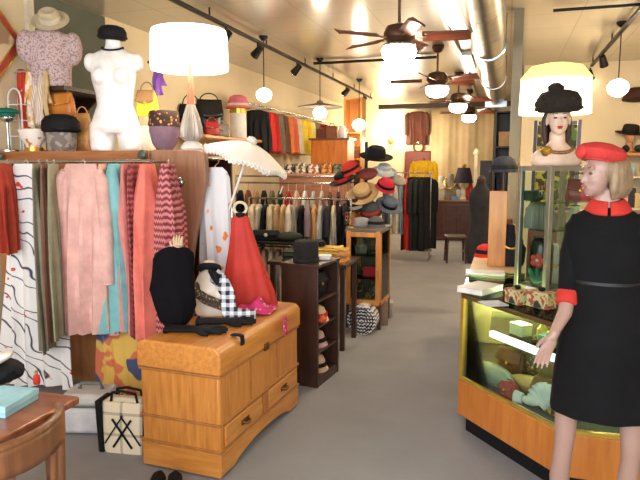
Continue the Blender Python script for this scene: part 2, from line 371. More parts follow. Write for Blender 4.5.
# silver duct
T=thing('air_duct','long round silver ventilation duct hung under the ceiling','duct',(0,0,0))
M_duct=mat('duct_steel',(176,168,152),.28,.9,bump=.05,bsc=12)
q=[];dz=2.72
for k in range(12):
    Y=2.2+k*.75;x=XY(484+ (506-484)*0,Y,dz)[0] if False else -.195
    q.append((x,Y,dz))
for a,b in zip(q[:-1],q[1:]): MB().cyl((a[0],a[1],dz),(b[0],b[1]-.01,dz),.150,n=28).build('duct_section',M_duct,T)
for a in q[2:-1:3]: MB().tube([(a[0]+.155*math.cos(t*PI/12),a[1],dz+.155*math.sin(t*PI/12)) for t in range(24)],.012,6,closed=True).build('joint_band',M_chrome,T)
for a in q[2:-1:3]:
    for k in(-1,1): MB().box((a[0]+k*.153,a[1]+.1,dz+.14),(.006,.03,.3)).build('hanger_strap',M_dkmetal,T)
MB().box((-.195,q[-1][1]+.02,dz-.13),(.34,.10,.09)).build('grille',mat('grille_glow',(200,214,226),.3,emit=(200,220,240),es=.6),T)  # pale blue vent plate given a faint glow, though no lamp
# slim pipe alongside it
MB().cyl((-.6,2.2,2.96),(-.6,13.4,2.96),.025).build('pipe',M_duct)
tag(bpy.data.objects['pipe'],'thin straight metal pipe along the ceiling left of the duct','pipe')
# long bright strips on the ceiling, built as glowing tube fixtures
def tube_light(p,l,label):
    T=thing('tube_light',label,'ceiling light',p,0,'tube lights on the ceiling')
    MB().box((0,0,-.025),(.16,l,.05)).build('fixture',M_white,T,bevel=.008)
    for k in(-1,1): MB().cyl((k*.04,-l/2+.03,-.066),(k*.04,l/2-.03,-.066),.016,n=12).build('tube',M_bowl,T)
a=XY(448,5.2,ZC);tube_light((a[0],5.5,ZC),1.5,'nearer glowing tube light beside the silver duct')
a=XY(468,8.5,ZC);tube_light((a[0],8.5,ZC),1.3,'farther glowing tube light over the aisle by the duct')
# light tracks with spot heads
def track(x,y0,y1,spots,label,heads_to):
    T=thing('light_track',label,'track light',(x,y0,ZC))
    MB().box((0,(y1-y0)/2,-.09),(.035,y1-y0,.03)).build('track_bar',M_dkmetal,T)
    n=int((y1-y0)/1.2)
    for k in range(n+1): MB().cyl((0,.1+k*(y1-y0-.2)/n,0),(0,.1+k*(y1-y0-.2)/n,-.08),.008,n=8).build('stem',M_dkmetal,T)
    for y in spots:
        h=MB();h.cyl((0,y-y0,-.10),(0,y-y0,-.17),.01);d=Vector(heads_to).normalized();c=Vector((0,y-y0,-.19));h.cyl(c-d*.06,c+d*.07,.035,.05,n=16)
        Hd=h.build('spot_head',M_dkmetal,T);MB().lathe([(.042,0),(.03,.012),(.005,.016)],c+d*.068,16,d.to_track_quat('Z','Y').to_matrix().to_4x4()).build('spot_bulb',M_bulb,Hd)
track(-2.59,3.6,11.9,[YX(226,-2.59,2.8)[1],YX(265,-2.59,2.8)[1]-.2,YX(297,-2.59,2.8)[1],9.9,11.2],'long dark light track running down the left side of the ceiling',(-.75,.3,-.6))
track(1.04,4.2,8.9,[YX(603,1.04,2.8)[1],YX(590,1.04,2.8)[1],5.0],'dark light track on the right side of the ceiling',(.3,.6,-.8))
bx=MB();bx.cyl((-2.55,8.0,2.97),(-.9,8.0,2.97),.018)
tag(bx.build('conduit',M_dkmetal),'dark conduit crossing the ceiling between left track and fans','conduit')
bx=MB();bx.cyl((.35,5.9,2.96),(2.1,5.9,2.96),.014)
tag(bx.build('conduit',M_dkmetal),'thin conduit crossing the ceiling over the counter','conduit')
def pendant(p,r,label,shade=None,w=16):
    T=thing('pendant_lamp',label,'pendant lamp',(p[0],p[1],ZC),0);d=p[2]-ZC
    MB().cyl((0,0,-.05),(0,0,d+r),.006,n=8).build('cord',M_dkmetal,T)
    MB().lathe([(.05,0),(.05,-.02),(.02,-.05)],n=16).build('ceiling_cup',M_dkmetal,T)
    if shade: MB().lathe([(.03,d+r+.07),(.05,d+r+.04),(shade,d+r-.01),(shade*1.02,d+r-.02),(shade*.9,d+r-.01),(.04,d+r+.03)],n=28,cap=False).build('shade',mat('shade_grey',(120,112,98),.5),T)
    MB().ell((0,0,d),(r,r,r*.86)).build('globe',M_bulb,T)
    lamp_light('POINT',(p[0],p[1],p[2]-r-.05),w,(1,.82,.58),.1,name='pendant_light')
a=atX(264,95,-2.59);pendant(a,.085,'glowing globe pendant nearest on the left track, above handbags')
a=atX(320,113,-2.4);pendant(a,.09,'glowing pendant with wide flat grey disc shade',.3)
a=atX(359,125,-2.35);pendant(a,.11,'far left pendant globe glowing beside the tall wood shelf frame')
a=atX(618,88,1.04);pendant(a,.10,'white glowing pendant at the right over the hat shelf',w=85)
lamp_light('POINT',(-1.95,12.9,2.0),70,(1,.85,.6),.15,name='back_wall_glow')
a=XY(385,13.3,2.2)
T=thing('wall_lamp','bright glowing wall lamp on the back wall beside the brown jacket','wall lamp',(a[0],YB,2.15))
MB().cyl((0,0,0),(0,-.04,0),.07).build('wall_plate',M_gold,T);MB().tube([(0,-.03,0),(0,-.16,-.04),(0,-.2,.05)],.012).build('arm',M_gold,T)
MB().lathe([(.10,0),(.20,.2),(.22,.34),(.15,.40)],(0,-.2,.06),20).build('lamp_shade',M_bulb,T)
# ================================================================ LEFT: WOODEN DIVIDER AND WHAT HANGS ON IT
PY=3.62;PT=1.70                       # front plane and top of the divider
pr_=XY(206,PY,PT)[0];pl=XL+.03
DV=thing('room_divider','long brown wooden divider with rounded end, clothes hanging on its front','room divider',(pl,PY,0))
W=pr_-pl;ew=.42
def fr(x,y,z): return (x,z,y)
b=MB();b.prism([(0,.0),(W-ew,0),(W-ew,PT-.02),(0,PT-.02)],0,.03,f=fr);b.build('front_panel',wood('divider_panel',(186,128,82),(156,102,62),'z'),DV)
r=.07;xr=lambda z:W-.13*min(1,max(0,(1.5-z)/.55))**.9
poly=[(W-ew,0)]+[(xr(z),z) for z in(0,.3,.6,.9,1.0,1.1,1.2,1.3,1.4,1.5)]+[(W,PT-.14)]+[(W-r+r*math.cos(t*PI/12),PT-r+r*math.sin(t*PI/12)) for t in range(1,7)]+[(W-ew,PT)]
MB().prism(poly,-.012,.04,f=fr).build('end_panel',wood('divider_end',(166,122,92),(136,94,68),'z'),DV,bevel=.006)
MB().box(((W-ew)/2,-.008,PT-.07),(W-ew,.03,.14)).build('top_band',wood('divider_band',(178,116,70),(142,86,48),'x'),DV,bevel=.006)
MB().box((W/2-.02,.25,PT-.02),(W-.04,.46,.035)).build('shelf_top',M_brownx,DV,bevel=.004)
MB().box((W/2-.02,.47,.83),(W-.04,.025,1.62)).build('rear_panel',M_dark,DV)
for i,(x,y) in enumerate(((4,157),(146,155),(183,182))):
    p=atY(x,y,PY-.02);kb=MB();kb.cyl((0,0,0),(0,-.045,0),.01);kb.ell((0,-.055,0),(.035,.02,.035))
    o=kb.build('knob',M_chrome if i==2 else mat('knob_dark',(74,82,70),.4),DV,(p[0]-pl,-.012,p[2]))
# rail in front carried on two brackets
RY=PY-.27;RZ=1.622
T=thing('clothes_rail','chrome rail fixed along the front of the wooden divider','clothes rail',(pl,RY,RZ))
MB().cyl((.02,0,0),(W-.25,0,0),.012).build('rail',M_chrome,T)
for x in(.1,1.0,W-.3): MB().cyl((x,0,0),(x,.26,0),.008).build('bracket',M_chrome,T)
DG='clothes hanging along the wooden divider'
P_dress=mat('dress_print',(222,218,216),.8,c2=(60,60,74),pat='squig',sc=3.4,thr=.975,c3t=.68,c3=(206,70,54),stretch=(1.3,1.3,1.6),spec=.2)
def dgar(x,w,h,d,m,label,rot=PI/2+.38,sl=0.,seed=1,nf=5,amp=.35,flare=1.1,dy=0.,hook=.014,neck=.85,sm=None,name='garment',cat='garment'):
    p=XY(x,RY-dy,RZ);p[2]=RZ;w=w*.82 if w in(.36,.37,.38) else w
    return garment(p,w,h,d,m,label,cat,DG,rot,sl,seed,hook,nf,amp,flare,name,sm,neck=neck)
dgar(6,.24,.58,.10,col((168,58,40)),'short rust red garment at the left end of the divider rail',seed=2,dy=.16,neck=.8)
dgar(24,.24,1.52,.05,P_dress,'long white dress with dark squiggles and red flowers, left on divider rail',rot=.12,seed=5,nf=4,amp=1.0,flare=2.1,dy=.10,name='dress',cat='dress',neck=.7)
dgar(38,.20,1.22,.055,col((138,134,112)),'olive grey garment just right of the white printed dress',seed=7,dy=.17)
dgar(46,.20,1.14,.05,col((134,96,78)),'brown striped garment between olive and sage garments on divider',seed=8,dy=.17)
dgar(53,.20,1.12,.05,col((156,152,126)),'sage green garment directly left of the big pink robe',seed=9,dy=.17)
dgar(81,.28,1.10,.11,col((226,178,168)),'big pale pink robe with wide sleeves facing front on the divider',rot=.0,seed=12,sl=.72,nf=4,amp=.6,flare=1.32,dy=.12,name='robe',cat='robe',neck=.8)
dgar(105,.36,1.08,.09,col((228,176,150)),'peach gown hanging between pink robe and aqua gown',seed=13,amp=.5)
dgar(117,.36,1.08,.20,col((128,186,188)),'aqua blue gown hanging in the middle of the divider rail',seed=14,amp=.5)
dgar(127,.36,1.08,.09,col((222,134,128)),'rose pink gown with narrow folds right of the aqua gown',seed=15)
M_burg=mat('burgundy_zig',(120,48,56),.8,c2=(176,92,92),pat='zig',sc=26)
dgar(133.5,.37,1.10,.065,M_burg,'dark burgundy chevron scarf between rose and coral gowns',seed=16,name='scarf',cat='scarf')
dgar(147,.36,1.10,.17,col((236,128,112)),'coral salmon gown near the right end of the divider rail',seed=17,amp=.5)
dgar(168,.38,1.06,.17,mat('pink_zig',(124,48,62),.8,c2=(204,124,122),pat='zig',sc=26),'pink and burgundy zigzag knit dress, last on the divider rail',seed=18,sl=0,name='dress',cat='dress',amp=.3)
# yellow floral cloth below the gowns
p=XY(128,RY+.1,.45);M_fl=mat('yellow_floral',(218,176,84),.8,c2=(206,110,74),pat='blot',sc=8,thr=.52,c3=(70,74,110))
o=cloth_mb(.36,.40,.66,.05,22,4,.5,neck=.8).build('scarf',M_fl,None,(p[0],RY+.02,.66));tag(o,'yellow and orange floral cloth hanging low beside the oak chest','scarf')
# white dress with orange flowers at the divider's end
p=XY(214,PY+.10,1.5)
M_of=mat('orange_flower',(232,232,234),.8,c2=(238,140,60),pat='blot',sc=9,thr=.62)
g=garment((p[0],PY+.12,1.635),.20,.98,.08,M_of,'white dress with orange flowers hanging at the divider end','dress',None,.15,0,30,.05,3,.5,1.25,'dress',neck=.5)
o=MB().cyl((pr_-.12,PY+.12,1.638),(p[0]+.03,PY+.12,1.638),.008).build('wall_hook',M_chrome);tag(o,'small chrome hook carrying the white orange-flowered dress','hook')
# ================================================================ TOP OF THE DIVIDER
def dv(x,y=0.2,z=PT): return XY(x,PY+y,z)
# white torso mannequin
p=dv(117,.26);p[2]=PT
T=thing('torso_mannequin','white armless female torso mannequin standing on the wooden divider','mannequin',p,PS+.05)
M_tor=mat('torso_white',(248,246,244),.4)
mb=MB();R=[]
for z,rx,ry,oy in((.13,.15,.10,.0),(.17,.185,.12,0),(.20,.18,.12,0),(.24,.165,.11,0),(.34,.128,.092,.0),(.42,.135,.095,0),(.52,.158,.11,-.01),(.60,.165,.105,0),(.66,.175,.095,.01),(.70,.165,.08,.02),(.725,.11,.07,.02),(.745,.065,.058,.02),(.77,.055,.052,.015),(.815,.052,.05,.01)):
    R.append([(rx*math.copysign(abs(math.cos(a))**.9,math.cos(a)),ry*math.sin(a)+oy,z) for a in [2*PI*j/32 for j in range(32)]])
mb.loft(R)
for k in(-1,1):
    mb.ell((k*.072,-.085,.535),(.062,.055,.062));mb.ell((k*.165,.015,.645),(.05,.06,.07))
    mb.tube([(k*.098,0,.20),(k*.10,0,.12),(k*.105,0,.0)],[.09,.093,.082],18)
mb.build('torso',M_tor,T,remesh=.009)
MB().tube([(.074*math.cos(t*PI/16),.07*math.sin(t*PI/16)+.0,.752-.03*max(0,-math.sin(t*PI/16))) for t in range(32)],.007,8,closed=True).build('necklace',M_black,T)
hat((p[0],p[1],PT+.805),'fur',.10,M_black,'black velvet hat resting on the neck of the white torso',tilt=(.08,.1,0))
# left stuff on the divider top
def stand_hat(x,y,kind,r,hz,m,label,slab,hm=None,tilt=(0,0,0),**k):
    q=dv(x,y);T=thing('hat_stand',slab,'hat stand',q)
    MB().lathe([(.075,0),(.075,.012),(.015,.022),(.011,.05)],n=20).build('base',hm or M_chrome,T)
    MB().cyl((0,0,.02),(0,0,hz-.03),.01,n=10).build('pole',hm or M_chrome,T)
    MB().ell((0,0,hz-.02),(r*.55,r*.55,.035)).build('cap',hm or M_chrome,T)
    hat((q[0],q[1],PT+hz),kind,r,m,label,tilt=tilt,**k)
stand_hat(9,.05,'beret',.09,.27,col((24,112,92)),'green beret on a slim stand at the far left of the divider','slim chrome stand under the green beret')
# head form with black beret
q=dv(62,.2);T=thing('head_form','grey patterned head form carrying a black beret','head form',q)
MB().lathe([(.10,0),(.105,.03),(.11,.10),(.115,.15),(.09,.19),(.02,.2)],n=24).build('block',mat('form_print',(150,140,128),.7,c2=(110,100,96),pat='blot',sc=22),T)
hat((q[0],q[1],PT+.14),'fur',.135,M_black,'plump black fur beret on a grey head form',name='hat')
# floral vase
q=dv(34,.10);T=thing('vase','white vase with orange flowers on the divider top','vase',q)
MB().lathe([(.05,0),(.06,.02),(.05,.04),(.09,.10),(.105,.16),(.095,.165),(.08,.1)],n=26).build('bowl',mat('vase_print',(228,220,212),.35,c2=(196,120,70),pat='blot',sc=20,thr=.58),T)
MB().lathe([(.062,.0),(.066,.0),(.066,.03),(.06,.03)],n=26).build('foot',M_gold,T)
# tie rack with scarves
q=dv(36,.28);T=thing('scarf_stand','tall slim stand draped with scarves behind the floral vase','scarf stand',q)
MB().lathe([(.09,0),(.09,.015),(.015,.03)],n=20).build('base',M_wire,T)
MB().cyl((0,0,.02),(0,0,.62),.01).build('pole',M_wire,T);MB().cyl((-.16,0,.62),(.16,0,.62),.01).build('crossbar',M_wire,T)
def strip(x,z,l,wd,m,label,y=0.,a=0.,d=.035,cat='scarf',name='scarf'):
    mb=MB()
    for k in(-1,1):
        L_=l if k<0 else l*.72
        mb.sheet(lambda u,v:((u-.5)*wd*(1+.35*v)+a*v*l+.012*math.sin(7*v),k*(d*.5+.010*math.sin(9*u+5*v))*(min(1,v*6)),z-L_*v+.01*math.sin(u*PI)*(v<.03)),6,14)
    o=mb.build(name,m,None,(q[0]+x,q[1]+y,PT),solid=.006);return tag(o,label,cat)
strip(-.10,.632,.50,.07,col((206,64,44)),'red silk scarf hanging on the left of the scarf stand',a=.08)
strip(-.02,.632,.44,.06,mat('scarf_gold',(222,168,96),.7,c2=(236,222,200),pat='blot',sc=16),'golden orange patterned scarf hanging on the scarf stand')
strip(.06,.632,.42,.085,mat('scarf_pale',(226,214,200),.7,c2=(190,160,140),pat='stripe',sc=24),'pale cream scarf hanging on the scarf stand')
strip(.135,.632,.36,.035,col((222,190,140)),'narrow straw colored scarf at the right of the scarf stand')
# wire basket rack at the far left edge
q=dv(3,.22);q[0]=XL+.09;T=thing('wire_rack','white rounded wire rack at the far left edge','wire rack',q)
for y in(-.05,.05):
    MB().tube([(-.06,y,0),(-.06,y,.4)]+[(.0+.06*math.cos(PI-PI*t/8)*1.,y,.4+.08*math.sin(PI*t/8)) for t in range(9)]+[(.06,y,.4),(.06,y,0)],.007,8).build('frame',M_white,T)
for z in(.12,.24,.36): MB().tube([(-.06,-.05,z),(.06,-.05,z),(.06,.05,z),(-.06,.05,z)],.005,6,closed=True).build('hoop',M_white,T)
# yellow bag behind the torso, leopard hat, purple hat block
q=dv(149,.37);handbag((q[0],q[1],PT+.26),.16,.19,.08,col((236,222,60)),'bright yellow handbag beside the white torso, on a box',.1,handle=.35,hm=mat('bag_tan',(150,110,66),.5))
T=thing('hat_box','cream round box under the yellow handbag','box',(q[0],q[1],PT))
MB().lathe([(.07,0),(.07,.2)],n=28).build('drum',M_cream,T);MB().lathe([(.075,.19),(.075,.25),(.072,.256),(.01,.26)],n=28).build('lid',mat('lid_tan',(196,160,120),.6),T)
q=dv(165,.14);T=thing('hat_block','muted purple bowl shaped block under the leopard hat','hat block',q)
MB().lathe([(.05,0),(.085,.05),(.105,.13),(.105,.165),(.02,.17)],n=28).build('bowl',col((140,112,128)),T);MB().lathe([(.055,0),(.06,0),(.06,.012),(.05,.012)],n=24).build('foot',M_brown,T)
hat((q[0],q[1],PT+.165),'pill',.105,mat('leopard',(196,140,76),.8,c2=(58,34,24),pat='vor',sc=34,thr=.28),'leopard print pillbox hat on the purple block',h=.11)
# purple scarf on a little hook stand
q=dv(158,.40);T=thing('peg_stand','dark upright peg stand holding a purple scarf','peg stand',q)
MB().lathe([(.06,0),(.06,.012),(.01,.02)],n=18).build('base',M_dark,T);MB().cyl((0,0,.01),(0,0,.68),.012).build('pole',M_dark,T);MB().cyl((-.06,0,.66),(.08,0,.66),.01).build('arm',M_dark,T)
q[0]-=.0
strip(.03,.675,.26,.06,col((118,72,150)),'purple scarf hanging from the dark peg stand behind the lamp')
# lamp
q=dv(192,.12);T=thing('table_lamp','table lamp with large glowing white shade and pleated silver base','lamp',q)
MB().lathe([(.075,0),(.08,.015),(.06,.05),(.03,.07)],n=26).build('base',M_plastic,T)
mb=MB();R=[]
for z,r_ in((.06,.04),(.09,.075),(.16,.068),(.24,.048),(.31,.026)):
    R.append([((r_*(1+.10*math.cos(14*a)))*math.cos(a),(r_*(1+.10*math.cos(14*a)))*math.sin(a),z) for a in [2*PI*j/84 for j in range(84)]])
mb.loft(R);mb.build('pleated_body',mat('lamp_pleats',(170,160,150),.3,.3),T)
MB().cyl((0,0,.30),(0,0,.50),.026,.02,n=16).build('stem',mat('lamp_copper',(176,100,72),.4,.2),T)
MB().cyl((0,0,.49),(0,0,.62),.012,n=8).build('socket',M_gold,T)
M_shade=mat('lamp_shade_glow',(255,250,242),.7,emit=(255,246,234),es=2.6)
MB().lathe([(.258,.54),(.262,.56),(.254,.77),(.248,.795),(.244,.795),(.250,.56),(.252,.54)],n=40,cap=False).build('lamp_shade',M_shade,T)
lamp_light('POINT',(q[0],q[1],PT+.62),30,(1,.88,.7),.1,name='table_lamp_light')
# ---------------------------------------------------------------- shelf with blouse bust on the left wall
sy=YX(60,XL+.2,2.2)[1]
T=thing('wall_shelf','dark wooden shelf on the left wall under the floral blouse bust','shelf',(XL,sy+.12,2.19))
MB().box((.22,0,0),(.44,.72,.03)).build('board',M_dark,T);
for y in(-.3,.3): MB().prism([(0,0),(.26,0),(0,-.2)],y-.012,y+.012,f=lambda x,z,y_:(x,y_,z-.015)).build('bracket',M_dark,T)
p=YX(52,XL+.27,2.2);p[2]=2.205
T=thing('dress_form','bust form wearing a pink grey floral blouse on the wall shelf','dress form',p,PS+.3)
mb=MB();R=[]
for z,rx,ry in((0,.15,.10),(.08,.15,.1),(.18,.155,.105),(.28,.165,.1),(.36,.17,.085),(.41,.12,.07),(.44,.06,.05)): R.append([(rx*math.cos(a),ry*math.sin(a),z) for a in [2*PI*j/28 for j in range(28)]])
mb.loft(R);mb.ell((-.17,0,.3),(.07,.075,.13));mb.ell((.17,0,.3),(.07,.075,.13))
M_blouse=mat('blouse_floral',(196,172,170),.8,c2=(150,126,130),pat='blot',sc=70,thr=.54)
mb.build('blouse',M_blouse,T,remesh=.012)
MB().lathe([(.045,.43),(.042,.52),(.02,.53)],n=18).build('neck',mat('form_beige',(206,160,120),.6),T)
hat((p[0]+.02,p[1],p[2]+.50),'brim',.145,mat('straw_hat',(206,190,156),.8),'beige straw hat tilted on the floral blouse bust',tilt=(.7,.35,0),band=M_cream)
# bag + case on the divider behind
p=dv(64,.40);T=thing('stacked_case','dark brown case standing upright on the divider behind the berets','case',(p[0],p[1]-.02,PT))
MB().box((0,0,.14),(.26,.08,.26)).build('body',M_dark,T,bevel=.02);MB().box((0,-.045,.22),(.12,.01,.02)).build('latch',M_gold,T)
for k in(-1,1): MB().box((k*.09,0,.005),(.03,.06,.01)).build('foot',M_black,T)
handbag((p[0],p[1]-.02,PT+.27),.27,.19,.09,mat('bag_orange',(216,142,62),.45,c2=(184,98,36),pat='noise',sc=9),'orange tan leather handbag with dark round clasp hole on the dark case',0,handle=.25)
# small tan bags to the right
p=dv(84,.40);handbag((p[0],p[1],PT),.14,.30,.09,mat('bag_gold',(220,166,96),.5,c2=(176,110,56),pat='noise',sc=12),'narrow golden tan pouch bag left of the white torso',.1,handle=.2)
# tilted picture frame far left
a1=atX(-6,0,XL+.05);a2=atX(26,44,XL+.05);dv_=(a2-a1);an_=math.atan2(dv_.z,dv_.y);dn=dv_.normalized();pn=Vector((0,dn.z,-dn.y))
if pn.z>0: pn=-pn
FL,FH=1.05,.62;cc=a2-dn*(FL/2)+pn*(FH/2)
T=thing('picture_frame','large tilted frame with red and gold moulding, upper left corner','picture frame',cc)
T.rotation_euler=(an_,0,0)
for k,(w_,m) in enumerate(((0,M_gold),(.05,mat('frame_red',(186,56,44),.5)),(.14,M_gold),(.18,mat('picture_tan',(206,180,144),.7,c2=(150,118,90),pat='blot',sc=5)))):
    MB().box((.010*k-.02,0,0),(.03,FL-w_,FH-w_)).build(['outer_moulding','red_band','inner_moulding','picture'][k],m,T,bevel=.006)
# ================================================================ OAK CHEST
a=fl(222,481);th=math.atan2(.08,-.99)*-1
CH=.70;CL=1.03;CW=.47
T=thing('cedar_chest','honey oak cedar chest on casters with waterfall lid in the aisle','chest',(a[0]-.005,a[1],0),-.055)
# local: x<0 to the left, y>0 away; near right corner at origin
B0=.13
wf=lambda x,z,y:(x,y,z)
b=MB();b.box((-CW/2,CL/2,.335),(CW,CL,.43));b.build('body',wood('chest_front',(206,138,62),(174,106,42),'z',sc=12),T,bevel=.012)
def skirt(n,axis):
    L_=CL if axis=='y' else CW
    if axis=='x': return [(0,.012),(0,.135),(L_,.135),(L_,.012)]
    pts=[(0,.018),(0,.135),(L_,.135),(L_,.018)]+[(L_-L_*.14-(L_*.72)*t/14,.018+.05*math.sin(PI*t/14)**.6) for t in range(15)]
    return pts
MB().prism(skirt(0,'y'),-.024,.004,f=lambda s,z,d:(d,s,z)).build('skirt',M_oaky,T,bevel=.003)
MB().prism(skirt(0,'x'),-.004,.02,f=lambda s,z,d:(-s,d,z)).build('skirt',M_oakx,T,bevel=.003)
MB().prism(skirt(0,'y'),-CW-.004,-CW+.02,f=lambda s,z,d:(d,s,z)).build('skirt',M_oaky,T,bevel=.003)
r=.05;x0,x1=-CW-.012,.016
prof=[(x0,.553),(x0,CH-r)]+[(x0+r-r*math.cos(t*PI/12),CH-r+r*math.sin(t*PI/12)) for t in range(1,7)]+[(x1-r+r*math.sin(t*PI/12),CH-r+r*math.cos(t*PI/12)) for t in range(0,6)]+[(x1,CH-r),(x1,.553)]
MB().prism(prof,-.014,CL+.014,f=lambda x,z,y:(x,y,z)).build('lid',wood('chest_lid',(208,140,62),(178,110,46),'y',sc=12),T,bevel=.01)
M_line=mat('chest_band',(172,112,56),.45,c2=(146,92,44),pat='noise',sc=20)
for z in(.29,.15,.545):
    MB().box((-CW/2,CL/2,z),(CW+.016,CL+.016,.014)).build('moulding',M_line,T,bevel=.003)
for k,(y0,y1) in enumerate(((.04,.47),(.56,.99))):
    D=MB().box((.006,(y0+y1)/2,.22),(.012,y1-y0,.11)).build('drawer',M_oaky,T,bevel=.004)
    hb=MB();ym=(y0+y1)/2
    hb.tube([(.012,ym-.035,.225),(.03,ym-.025,.215),(.032,ym,.21),(.03,ym+.025,.215),(.012,ym+.035,.225)],.006,8);hb.box((.013,ym,.222),(.004,.09,.03));hb.build('drawer_pull',mat('antique_brass',(120,84,44),.4,.8),D)
MB().box((.005,CL/2,.22),(.011,.07,.11)).build('center_block',wood('chest_block',(176,108,54),(150,84,38),'z'),T)
for y in(.34,.69): MB().box((.003,y,.42),(.007,.012,.22)).build('inlay',M_line,T)
MB().box((.02,.515,.56),(.012,.05,.045)).build('lock_plate',mat('antique_brass',(120,84,44)),T,bevel=.004)
for x in(-CW+.06,-.05):
    for y in(.06,CL-.06):
        cb=MB();cb.cyl((x-.014,y,.028),(x+.014,y,.028),.028,n=18);W_=cb.build('caster',mat('caster_grey',(150,156,166),.4,.2),T)
        MB().box((x,y,.062),(.04,.03,.03)).build('caster_fork',M_chrome,W_)
CT=CH
def on(x,y,z=CT): return fl(x,y,z)
# ---- things on the chest
p=on(173,326)
T=thing('accessory_stand','black velvet neckwear stand with cream hand finial on the chest','display stand',(p[0]-.005,p[1]+.03,CT),PS);T.scale=(1.06,1,1.14)
mb=MB();R=[]
for z,rx,ry,ox in((0,.060,.055,.0),(.03,.085,.07,0),(.10,.108,.078,.004),(.18,.118,.075,-.005),(.27,.108,.065,.0),(.33,.108,.055,.0),(.362,.098,.048,.006),(.385,.066,.04,.014),(.395,.02,.02,.02)):
    R.append([(ox+rx*(1+.06*math.sin(5*a+z*20))*math.cos(a),ry*(1+.08*math.cos(7*a+z*12))*math.sin(a),z) for a in [2*PI*j/40 for j in range(40)]])
mb.loft(R);mb.build('draped_velvet',mat('velvet',(17,16,20),.95,bump=.3,bsc=40,spec=.1),T)
hd=MB();hd.tube([(.02,0,.32),(.025,0,.37),(.03,-.005,.40)],[.018,.02,.024],12)
for k in range(4): hd.tube([(.012+k*.012,-.008,.40),(.010+k*.014,-.012,.43),(.014+k*.014,-.018,.452-.006*abs(k-1.5))],[.008,.007,.004],8)
hd.tube([(.01,0,.385),(-.006,-.006,.40),(-.012,-.01,.42)],[.008,.007,.005],8)
hd.build('hand_finial',mat('finial_cream',(214,184,150),.5),T)
# white bust
p=on(206,318)
T=thing('mannequin_bust','small cream bust mannequin on the chest wearing black neck scarf','mannequin',(p[0],p[1]+.09,CT),PS)
mb=MB();R=[]
for z,rx,ry,ox in((0,.105,.07,0),(.04,.108,.075,0),(.10,.10,.075,0),(.16,.105,.08,0),(.21,.10,.065,0),(.25,.075,.05,-.005),(.275,.045,.04,-.01),(.31,.036,.036,-.015),(.33,.034,.034,-.015)):
    R.append([(ox+rx*math.cos(a),ry*math.sin(a),z) for a in [2*PI*j/32 for j in range(32)]])
mb.loft(R)
for k in(-1,1): mb.ell((k*.05,-.055,.14),(.045,.04,.045))
mb.build('bust',mat('bust_cream',(232,218,200),.5),T,remesh=.007)
sc=MB();sc.tube([(-.015+.052*math.cos(t*PI/10),.05*math.sin(t*PI/10),.285-.02*math.sin(t*PI/10)) for t in range(20)],.022,10,closed=True);sc.tube([(.0,-.05,.28),(.03,-.075,.25),(.05,-.09,.20)],[.018,.026,.012],10)
sc.build('neck_scarf',M_black,T)
sc=MB()
def band(pts,wd,mb,n=3):
    N=len(pts)-1
    def f(u,v):
        i=min(int(v*N),N-1);t=v*N-i;P=Vector(pts[i]).lerp(Vector(pts[i+1]),t);P.z+=0
        d=(Vector(pts[i+1])-Vector(pts[i])).normalized();s_=d.cross(Vector((0,-1,.25))).normalized()
        return P+s_*(u-.5)*wd+Vector((0,-.006*math.sin(u*9+v*8),0))
    mb.sheet(f,8,24)
band([(-.10,-.03,.20),(-.08,-.09,.155),(-.02,-.115,.12),(.04,-.10,.09),(.09,-.06,.06)],.055,sc)
sc.build('leopard_sash',mat('leopard_scarf',(168,140,104),.8,c2=(70,56,44),pat='vor',sc=60,thr=.3),T,solid=.006)
# gingham scarf to the right of the bust
M_ging=mat('gingham',(26,32,60),.8,c2=(226,228,234),pat='plaid',sc=21,thr=.5)
sc=MB();band([(.02,-.05,.255),(.07,-.085,.22),(.105,-.10,.15),(.11,-.10,.08),(.12,-.115,.03),(.20,-.12,.016),(.27,-.10,.012)],.085,sc)
o=sc.build('scarf',M_ging,None,(p[0],p[1]+.09,CT),(0,0,PS),solid=.008);tag(o,'navy and white gingham scarf draped off the cream bust onto the chest','scarf')
# black gloves on the lid
def glove(x,y,rz,label,l=.2,drop=False):
    q=on(x,y);T=thing('glove',label,'glove',(q[0],q[1],CT),rz,'black gloves on the chest');T.scale=(1.25,1.3,1.3)
    mb=MB();R=[]
    for t,rx in((0,.045),(.3,.036),(.6,.034),(.85,.042),(1,.04)): R.append([(-l/2+l*t,rx*math.cos(a),.014+.012*math.sin(a)) for a in [2*PI*j/16 for j in range(16)]])
    mb.loft(R)
    for k in range(4): mb.tube([(l/2-.01,-.028+k*.019,.014),(l/2+.03,-.032+k*.021,.013),(l/2+.07-.012*abs(k-1.5),-.036+k*.024,.010)],[.012,.010,.007],10)
    mb.tube([(l*.25,-.035,.013),(l*.38,-.062,.012),(l*.5,-.07,.010)],[.012,.010,.007],10)
    mb.build('glove_body',M_black,T);MB().tube([(-l/2,.046*math.cos(a),.014+.014*math.sin(a)) for a in [2*PI*j/16 for j in range(16)]],.005,6,closed=True).build('cuff',M_black,T)
    return T
glove(190,332,PS-.1,'black glove lying flat at the front edge of the chest lid')
glove(220,324,PS+.05,'black glove lying farther along the chest lid beside the gingham scarf')
# black ribbon hanging over the lid edge
q=on(231,336);mb=MB();mb.sheet(lambda u,v:((.01+.02*v if v<.4 else .034)-.09*max(0,.4-v),(u-.5)*.035+.0+.05*v*.2,(.006 if v<.4 else .006-.09*(v-.4))-.0),3,14)
o=mb.build('ribbon',M_black,None,(a[0]-.005,q[1],CT+.003),(0,0,-.08),solid=.006);tag(o,'black ribbon end hanging over the right edge of the chest lid','ribbon')
